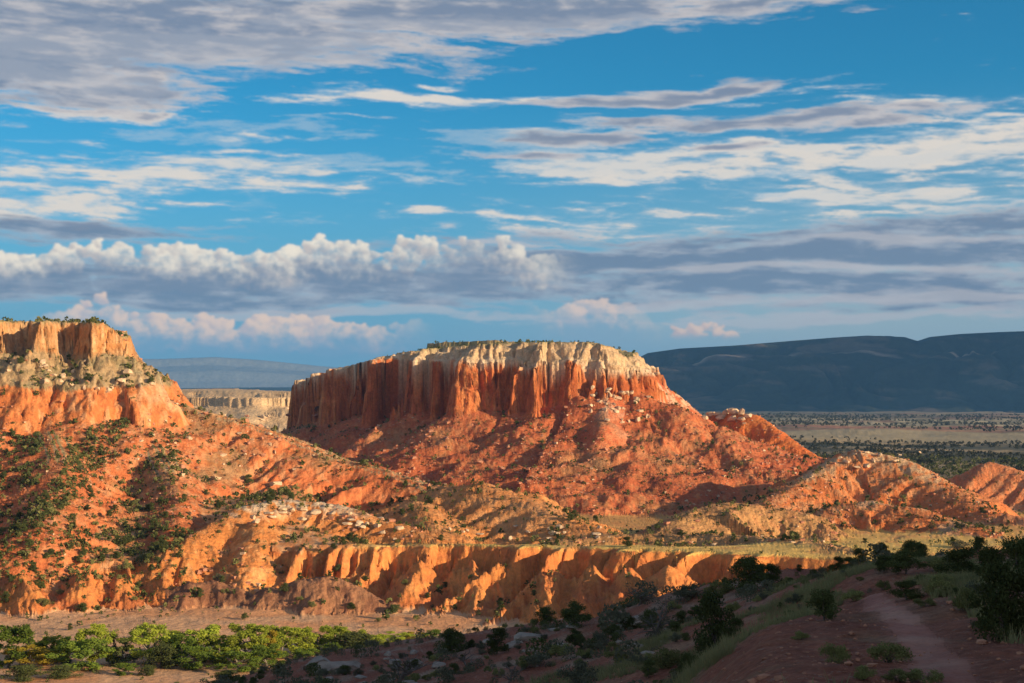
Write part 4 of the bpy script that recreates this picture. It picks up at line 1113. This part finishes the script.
# bushes of the sandy wash
WASH = [(42,608,16,12),(82,614,14,9),(98,611,7,5),(200,598,10,8),(284,592,12,9),(312,608,12,9),(352,612,10,8),(394,613,16,10),(378,622,8,6),(417,619,10,6),(428,600,8,5),(405,585,10,7),(365,583,9,6),(338,573,9,8),(445,588,9,6),(300,601,9,6),(225,595,9,7),(60,596,10,8),(5,603,12,12),(135,601,8,6)]
for px, py, w, h in WASH: plant_px('juniper' if (px*7) % 3 else 'shrub', px, py, w, h, None, 'bushes on the sandy wash', 'on the sandy wash below the bluffs', rmin=300)

# ---- the many bushes on slopes: candidates over the land in view
rgp = np.random.default_rng(21); NC = 60000
a_ = rgp.uniform(AZ[0], AZ[NCOLS-1], NC); r_ = np.sqrt(rgp.uniform(45**2, 1500**2, NC)*1.0); r_[:22000] = np.sqrt(rgp.uniform(330**2, 760**2, 22000)); r_[22000:25500] = np.sqrt(rgp.uniform(45**2, 240**2, 3500)); r_[25500:30500] = rgp.uniform(420, 720, 5000); a_[25500:30500] = rgp.uniform(ray(-10, 400)[0], ray(190, 400)[0], 5000)
X_ = np.sin(a_)*r_; Y_ = np.cos(a_)*r_
Z_, L_, A_ = H(X_, Y_, True); e_ = 1.5
Zx = H(X_+e_, Y_); Zy = H(X_, Y_+e_); slope_ = np.hypot(Zx-Z_, Zy-Z_)/e_
den = fbm(X_*.018, Y_*.018, 4, 970); den2 = fbm(X_*.006, Y_*.006, 3, 971)
pr = np.zeros(NC)
def setp(L, v):
    pr[np.isin(L_, L)] = v[np.isin(L_, L)] if isinstance(v, np.ndarray) else v
setp((0,), np.where(r_ < 800, .05, .9)); setp((1,), .55+.5*sst(den, -.1, .3)); setp((2,), np.where(a_ < -.1, .55, .03+.14*sst(den, .1, .4))); setp((3,), .65*sst(A_, 10, 24)+.10)
setp((4,), np.where(A_ == 1, .5, np.where(A_ == 4, .5+.5*sst(den, -.05, .3), .0))); setp((5,), .22+.7*sst(den+den2*.6, -.05, .35))
setp((6,), .28); setp((7,), .16+.4*sst(den, 0, .3)); setp((8,), .15); setp((9,), .12+.8*sst(den-.35*(X_-62)/60, -.05, .3)); setp((10,), .12); setp((11,), .30+.4*sst(den, 0, .3)); setp((12,), .25); setp((13,), .28); setp((14,), .5)
# a dark wooded gully on the left and the dense brush above the left bluffs
gx = ray(60, 400)[0]; 
PXc = 512+F*np.tan(a_); PYc = 385-F*Z_/r_*1.0
gul = np.abs(PXc - np.interp(PYc, [420, 470, 520], [112, 80, 30])) < 20
pr = np.where(gul & (r_ > 480) & (r_ < 720), .98, pr)
pr = np.where((PXc < 185) & (PYc > 522) & (PYc < 572) & (r_ > 400), .8, pr)
pr = np.where((PXc < 40) & (PYc > 400) & (PYc < 480) & (r_ > 480), .9, pr)
steepcut = 1-sst(slope_, .75, 1.3)
dpt, *_ = polyline(X_.astype(np.float32), Y_.astype(np.float32), PATH)
keep = (rgp.random(NC) < pr*steepcut) & ~((L_ == 1) & (dpt < 2.0)) & (L_ != 15)
X_, Y_, Z_, L_, r_, a_, A_, PXc, PYc, slope_ = [q[keep] for q in (X_, Y_, Z_, L_, r_, a_, A_, PXc, PYc, slope_)]
ht = rgp.uniform(.55, 1.9, len(X_))*np.exp(rgp.normal(0, .32, len(X_))); ht[L_ == 1] *= np.where(r_[L_ == 1] < 90, .42, .62); ht[L_ == 0] *= np.where(r_[L_ == 0] < 800, .7, 1.5)
ht[(L_ == 2) & (a_ > -.1)] *= .8
isj = rgp.random(len(X_)) < np.where(L_ == 1, .25, .62)
ii_ = np.clip(np.searchsorted(AZ[:NCOLS], a_), 0, NCOLS-1)
jj_ = np.array([min(np.searchsorted(R_[i], r), NROWS-1) for i, r in zip(ii_, r_)])
topang = (Z_+ht)/r_; runm = np.array([max(0, 1)*np.max(GZ[i, :max(j-1, 1)]/R_[i, :max(j-1, 1)]) for i, j in zip(ii_, jj_)])
vis = (topang > runm + .0008) & (PXc > -40) & (PXc < 1064)
apx = np.where(vis & ((Z_+.4*ht)/r_ > runm) & (PXc > 4) & (PXc < 1020) & (PYc < 680), ht/r_, 0)
order = np.argsort(-apx)
ZONES = {0: 'on the sandy valley floor', 1: 'on the shaded near slope', 2: 'on the yellow grass strip', 3: 'on the gullied bluffs', 4: 'below the central mesa', 5: 'on the slope of the left mesa', 6: 'on the smooth tan hill', 7: 'on the ribbed orange hill',
         8: 'on the dark clay mounds', 9: 'on the red cone shaped spur', 10: 'on the bright red butte', 11: 'on the pale crested red hill', 12: 'on the far red hill', 13: 'on the low tan hills', 14: 'on the far cream plateau'}
cnt = {'juniper': 0, 'shrub': 0, 'sage': 0}; indiv = np.zeros(len(X_), bool); LIM = {'juniper': 190, 'shrub': 110, 'sage': 70}
kinds = np.where(isj, 'juniper', np.where(rgp.random(len(X_)) < .5, 'shrub', 'sage'))
for i in order:
    if apx[i] <= 0: break
    k = str(kinds[i])
    if cnt[k] >= LIM[k]: continue
    px, py, _ = topx(X_[i], Y_[i], Z_[i])
    if any(abs(px-q[0]) < 9 and abs(py-q[1]) < 9 for q in TAKEN): continue
    cnt[k] += 1; indiv[i] = True
    zone = ZONES[int(L_[i])]
    if L_[i] == 2 and a_[i] < -.1: zone = 'above the left bluffs'
    plant(k, X_[i], Y_[i], Z_[i], ht[i]*(1.0 if k == 'juniper' else .7), ht[i]/WID[k]*prg.uniform(.9, 1.3)*(1.0 if k == 'juniper' else .8), None, CATS[k]+'s '+zone, px, zone)
ORD = ['', 'first','second','third','fourth','fifth','sixth','seventh','eighth','ninth','tenth','eleventh','twelfth','thirteenth','fourteenth','fifteenth','sixteenth','seventeenth','eighteenth','nineteenth']
TENS = ['', '', 'twenty','thirty','forty','fifty','sixty','seventy','eighty','ninety']
TENTH = ['', '', 'twentieth','thirtieth','fortieth','fiftieth','sixtieth','seventieth','eightieth','ninetieth']
def ordinal(n):
    if n >= 100: return 'hundred and ' + ordinal(n-100) if n > 100 else 'hundredth'
    if n < 20: return ORD[n]
    return TENTH[n//10] if n % 10 == 0 else TENS[n//10] + ' ' + ORD[n % 10]
LOOK = {'juniper': 'dark green', 'shrub': 'olive', 'sage': 'grey green', 'rock': 'cream'}
by = {}
for o, k, px, zone in PLANTS:
    if 'label' not in o: by.setdefault((k, zone), []).append((px, o))
for (k, zone), lst in by.items():
    for n, (px, o) in enumerate(sorted(lst, key=lambda q: q[0])):
        what = {'juniper': 'juniper', 'shrub': 'shrub', 'sage': 'sagebrush'}[k]
        o['label'] = f'{ordinal(n+1)} larger {LOOK[k]} {what} from the left, {zone}'
print('individual plants', len(PLANTS), cnt, round(time.time()-T0, 1))
# ---- the rest as one mass of brush
import bmesh
def ico_base():
    bm = bmesh.new(); bmesh.ops.create_icosphere(bm, subdivisions=1, radius=.5); bm.verts.ensure_lookup_table()
    v = np.array([p.co[:] for p in bm.verts]); f = np.array([[q.index for q in g.verts] for g in bm.faces]); bm.free(); return v, f
def brush(sel, mat, name, seed, tone, nb=22, ls=.19):
    idx_ = np.nonzero(sel)[0]; rg = np.random.default_rng(seed)
    n = len(idx_)
    if not n: return
    k = n*nb
    th = rg.random(k)*6.28; u = rg.random(k); z = rg.random(k)**.8; rad = .55*np.sqrt(np.maximum(.02, 1-(z*1.0-.25)**2*1.3))*np.sqrt(u)
    c = np.repeat(np.stack([X_[idx_], Y_[idx_], Z_[idx_]], -1), nb, 0); hh = np.repeat(ht[idx_], nb)
    p = c + np.stack([rad*np.cos(th)*hh*.95, rad*np.sin(th)*hh*.95, z*hh*.85-.05*hh], -1)
    nr = rg.normal(0, 1, (k, 3)); nr[:, 2] = np.abs(nr[:, 2]); nr /= np.linalg.norm(nr, axis=1)[:, None]
    a = np.cross(nr, rg.normal(0, 1, (k, 3))); a /= np.linalg.norm(a, axis=1)[:, None]; b = np.cross(nr, a)
    s = (hh*ls*(.6+.8*rg.random(k)))[:, None]
    V = np.stack([p-a*s, p+b*s, p+a*s, p-b*s], 1).reshape(-1, 3)
    me = mesh_from(name, V, np.arange(4*k).reshape(k, 4), mat, None, False)
    obj(name, me, kind='stuff', label=tone, category='brush')
mid = vis & ~indiv
near_m = (L_ == 1)
nearb = r_ < 260
brush(mid & nearb & isj, M_jun, 'hillside_brush', 5, 'small dark junipers crowding the shaded near slope', 260, .05)
brush(mid & nearb & ~isj, M_sage, 'hillside_scrub', 6, 'small grey bushes crowding the shaded near slope', 260, .05)
mid = mid & ~nearb
brush(mid & isj, M_jun, 'distant_brush', 1, 'countless small dark junipers scattered over the slopes and plain')
brush(mid & ~isj, M_shrub, 'low_brush', 2, 'countless small olive bushes scattered over slopes and flats')
print('brush', int(mid.sum()), round(time.time()-T0, 1))
# dense brush of the plain beyond the hills
rg = np.random.default_rng(44); n = 6500
a_ = rg.uniform(.08, ray(1060, 400)[0], n); r_ = np.concatenate([rg.uniform(1250, 2100, n//2), rg.uniform(2700, 5200, n-n//2)])
X_ = np.sin(a_)*r_; Y_ = np.cos(a_)*r_; dd = fbm(X_*.004, Y_*.010, 3, 975)
k_ = dd > -.05; X_, Y_, r_ = X_[k_], Y_[k_], r_[k_]; Z_ = H(X_, Y_); ht = rg.uniform(1.6, 4.0, len(X_))*np.where(r_ > 2600, 1.8, 1.2)
M_plain = leaf_material('plain brush foliage', (.050,.055,.035), (.075,.075,.045), (.10,.095,.055), trans=.05)
brush(np.ones(len(X_), bool), M_plain, 'plain_brush', 3, 'bands of dark brush across the plain')
# grass tufts near the camera
rg = np.random.default_rng(45); n = 26000
a_ = rg.uniform(ray(520, 400)[0], ray(1040, 400)[0], n); r_ = np.sqrt(rg.uniform(15**2, 95**2, n)); X_ = np.sin(a_)*r_; Y_ = np.cos(a_)*r_
d1, *_ = polyline(X_.astype(np.float32), Y_.astype(np.float32), PATH)
k_ = (d1 > 1.7) & (fbm(X_*.16, Y_*.16, 3, 980) > .12) & ~((a_ < ray(850, 400)[0]) & (a_ > ray(735, 400)[0]) & (r_ < 42) & (rg.random(n) < .85))
X_, Y_ = X_[k_], Y_[k_]; Z_ = H(X_, Y_); n = len(X_); nb = 14; k = n*nb
c = np.repeat(np.stack([X_, Y_, Z_], -1), nb, 0); th = rg.random(k)*6.28; sp = rg.random(k)*.12; hh = rg.uniform(.12, .42, k)*np.repeat(rg.uniform(.6, 1.2, n), nb)
base = c + np.stack([np.cos(th)*sp, np.sin(th)*sp, -.03+0*sp], -1); lean = np.stack([np.cos(th)*hh*.45, np.sin(th)*hh*.45, hh], -1)
wd_ = np.stack([-np.sin(th), np.cos(th), 0*th], -1)*.012
V = np.stack([base-wd_, base+wd_, base+lean+wd_*.3, base+lean-wd_*.3], 1).reshape(-1, 3)
M_gr = leaf_material('dry grass blades', (.30,.26,.12), (.36,.33,.15), (.22,.23,.10), trans=.3, sc=.5)
obj('grass', mesh_from('grass', V, np.arange(4*k).reshape(k, 4), M_gr, None, False), kind='stuff', label='dry grass tufts over the near hill', category='grass')

# stones and gravel of the near slope
rg = np.random.default_rng(46); n = 4500
a_ = rg.uniform(ray(520, 400)[0], ray(1040, 400)[0], n); r_ = 17 + 90*rg.random(n)**1.6; X_ = np.sin(a_)*r_; Y_ = np.cos(a_)*r_; Z_ = H(X_, Y_)
d1, *_ = polyline(X_.astype(np.float32), Y_.astype(np.float32), PATH); sz = np.exp(rg.normal(-3.75, .6, n))*np.where(d1 < 1, .5, 1)
iv, if_ = ico_base(); V = (iv[None]*sz[:, None, None]*np.array([2, 1.6, 1.1]))*(1+.25*rg.normal(0, 1, (n, len(iv), 1))) + np.stack([X_, Y_, Z_], -1)[:, None, :]
Fq = (if_[None] + (np.arange(n)*len(iv))[:, None, None]).reshape(-1, 3)
obj('gravel', mesh_from('gravel', V.reshape(-1, 3), Fq, M_rockr, None, False), kind='stuff', label='small stones strewn over the near hill', category='gravel')

# rubble fallen over the slopes: too many pieces to count
rg = np.random.default_rng(48); n = 60000
a_ = rg.uniform(AZ[0], AZ[NCOLS-1], n); r_ = np.sqrt(rg.uniform(430**2, 1080**2, n)); X_ = np.sin(a_)*r_; Y_ = np.cos(a_)*r_
Z_, L_, A_ = H(X_, Y_, True)
pr = np.where(np.isin(L_, (4,)), np.where(A_ == 4, .32, np.where(A_ == 1, 0, .03)), 0) + np.where(L_ == 5, .28, 0) + np.where(np.isin(L_, (7, 13)), .30, 0) + np.where(np.isin(L_, (9, 10, 11)), .25, 0)
pr = pr*sst(fbm(X_*.02, Y_*.02, 3, 990), -.35, .3)*1.3
k_ = rg.random(n) < pr; X_, Y_, Z_, L_ = X_[k_], Y_[k_], Z_[k_], L_[k_]; n = len(X_); sz = np.minimum(np.exp(rg.normal(-.45, .50, n)), 2.6)
cv_ = np.array([[x, y, z] for x in (-.5, .5) for y in (-.5, .5) for z in (-.35, .45)]); cf_ = np.array([[0,1,3,2],[4,6,7,5],[0,4,5,1],[2,3,7,6],[0,2,6,4],[1,5,7,3]])
for nm_, mt_, sel, lb_ in (('rubble', M_rockc, rg.random(n) < .20, 'pale broken rock strewn over the slopes'), ('red_rubble', M_rockr, None, 'red broken rock strewn over the slopes')):
    if sel is None: sel = ~last
    last = sel; q = np.nonzero(sel)[0]; m_ = len(q)
    th = rg.random(m_)*6.28; c_, s_ = np.cos(th), np.sin(th); v = cv_[None]*(1+.45*rg.normal(0, .5, (m_, 8, 3)))*sz[q][:, None, None]*np.array([1.2, 1, .8])
    v = np.stack([v[..., 0]*c_[:, None]-v[..., 1]*s_[:, None], v[..., 0]*s_[:, None]+v[..., 1]*c_[:, None], v[..., 2]], -1) + np.stack([X_[q], Y_[q], Z_[q]], -1)[:, None, :]
    obj(nm_, mesh_from(nm_, v.reshape(-1, 3), (cf_[None]+(np.arange(m_)*8)[:, None, None]).reshape(-1, 4), mt_, None, False), kind='stuff', label=lb_, category='rubble')
print('rubble', n)
# ---- rocks
RK = {'cream': [rock_mesh(300+k, M_rockc) for k in range(5)], 'red': [rock_mesh(310+k, M_rockr) for k in range(4)], 'grey': [rock_mesh(320+k, M_rockg) for k in range(4)]}
ROCKS = []
def rock(kind, px, py, wpx, hpx, zone, label=None, rmin=0):
    p = hit(px, py, rmin)
    if p is None: return
    d = topx(*p)[2]; w = wpx*d/F; h = hpx*d/F
    me = prg.choice(RK[kind]); o = bpy.data.objects.new('boulder', me); C.objects.link(o); o.location = (p[0], p[1], p[2]-.1*h)
    o.scale = (w/1.0, w*prg.uniform(.7, 1.1), h/.75); o.rotation_euler = (0, 0, prg.uniform(0, 6.28)); o['category'] = 'boulder'
    o['group'] = 'boulders ' + zone
    if label: o['label'] = label
    ROCKS.append((o, kind, px, zone))
# white rocks crowning the red butte
for px, py, w, h in [(704,420,6,4),(711,418,8,5),(718,417,7,5),(726,415,8,7),(734,415,9,8),(742,415,8,7),(749,417,7,5),(733,420,10,6),(722,421,8,5),(742,421,8,5)]: rock('cream', px, py, w, h, 'crowning the bright red butte', rmin=900)
for k in range(24):
    px = prg.uniform(235, 400); rock('cream', px, np.interp(px, [235, 285, 335, 400], [512, 506, 509, 526])+prg.uniform(0, 14), prg.uniform(4, 11), prg.uniform(2.5, 5), 'along the crest of the ribbed orange hill', rmin=440)
for k in range(16): rock('cream', prg.uniform(840, 925), prg.uniform(452, 470), prg.uniform(3, 7), prg.uniform(2, 5), 'on the crest of the pale crested red hill', rmin=600)
for k in range(38): rock('cream', prg.uniform(590, 650), prg.uniform(392, 425), prg.uniform(2, 6), prg.uniform(2, 5), 'on top of the red cone spur', rmin=700)
for k in range(40): rock('cream' if k % 2 else 'red', prg.uniform(110, 330), prg.uniform(405, 470), prg.uniform(2, 6), prg.uniform(2, 4), 'on the pink slope of the left mesa', rmin=500)
for k in range(20): rock('cream', prg.uniform(40, 160), prg.uniform(362, 392), prg.uniform(3, 8), prg.uniform(3, 6), 'on the ledge of the left mesa', rmin=500)
for k in range(26): rock('red', prg.uniform(300, 560), prg.uniform(430, 485), prg.uniform(2, 6), prg.uniform(2, 4), 'under the cliffs of the central mesa', rmin=700)
for k in range(16): rock('cream', prg.uniform(430, 600), prg.uniform(528, 541), prg.uniform(3, 7), prg.uniform(2, 5), 'behind the yellow grass strip', rmin=440)
for k in range(46):
    px = prg.uniform(320, 680); rock('grey', px, np.interp(px, [320, 450, 680], [668, 645, 612])+prg.uniform(0, 40), prg.uniform(4, 16), prg.uniform(3, 8), 'on the shaded stony slope')
rock('grey', 338, 672, 34, 18, 'on the shaded stony slope', 'largest pale grey boulder block below the grove'); rock('grey', 318, 668, 24, 14, 'on the shaded stony slope', 'second pale grey boulder leaning on the largest one')
rock('grey', 530, 640, 26, 11, 'on the shaded stony slope', 'flat pale rock slab on the crest near the green juniper')
by = {}
for o, k, px, zone in ROCKS:
    if 'label' not in o: by.setdefault((k, zone), []).append((px, o))
for (k, zone), lst in by.items():
    for n, (px, o) in enumerate(sorted(lst, key=lambda q: q[0])):
        o['label'] = f'{dict(cream="pale cream", red="reddish", grey="grey")[k]} boulder, {ordinal(n+1)} from left {zone}'
print('done', round(time.time()-T0, 1))
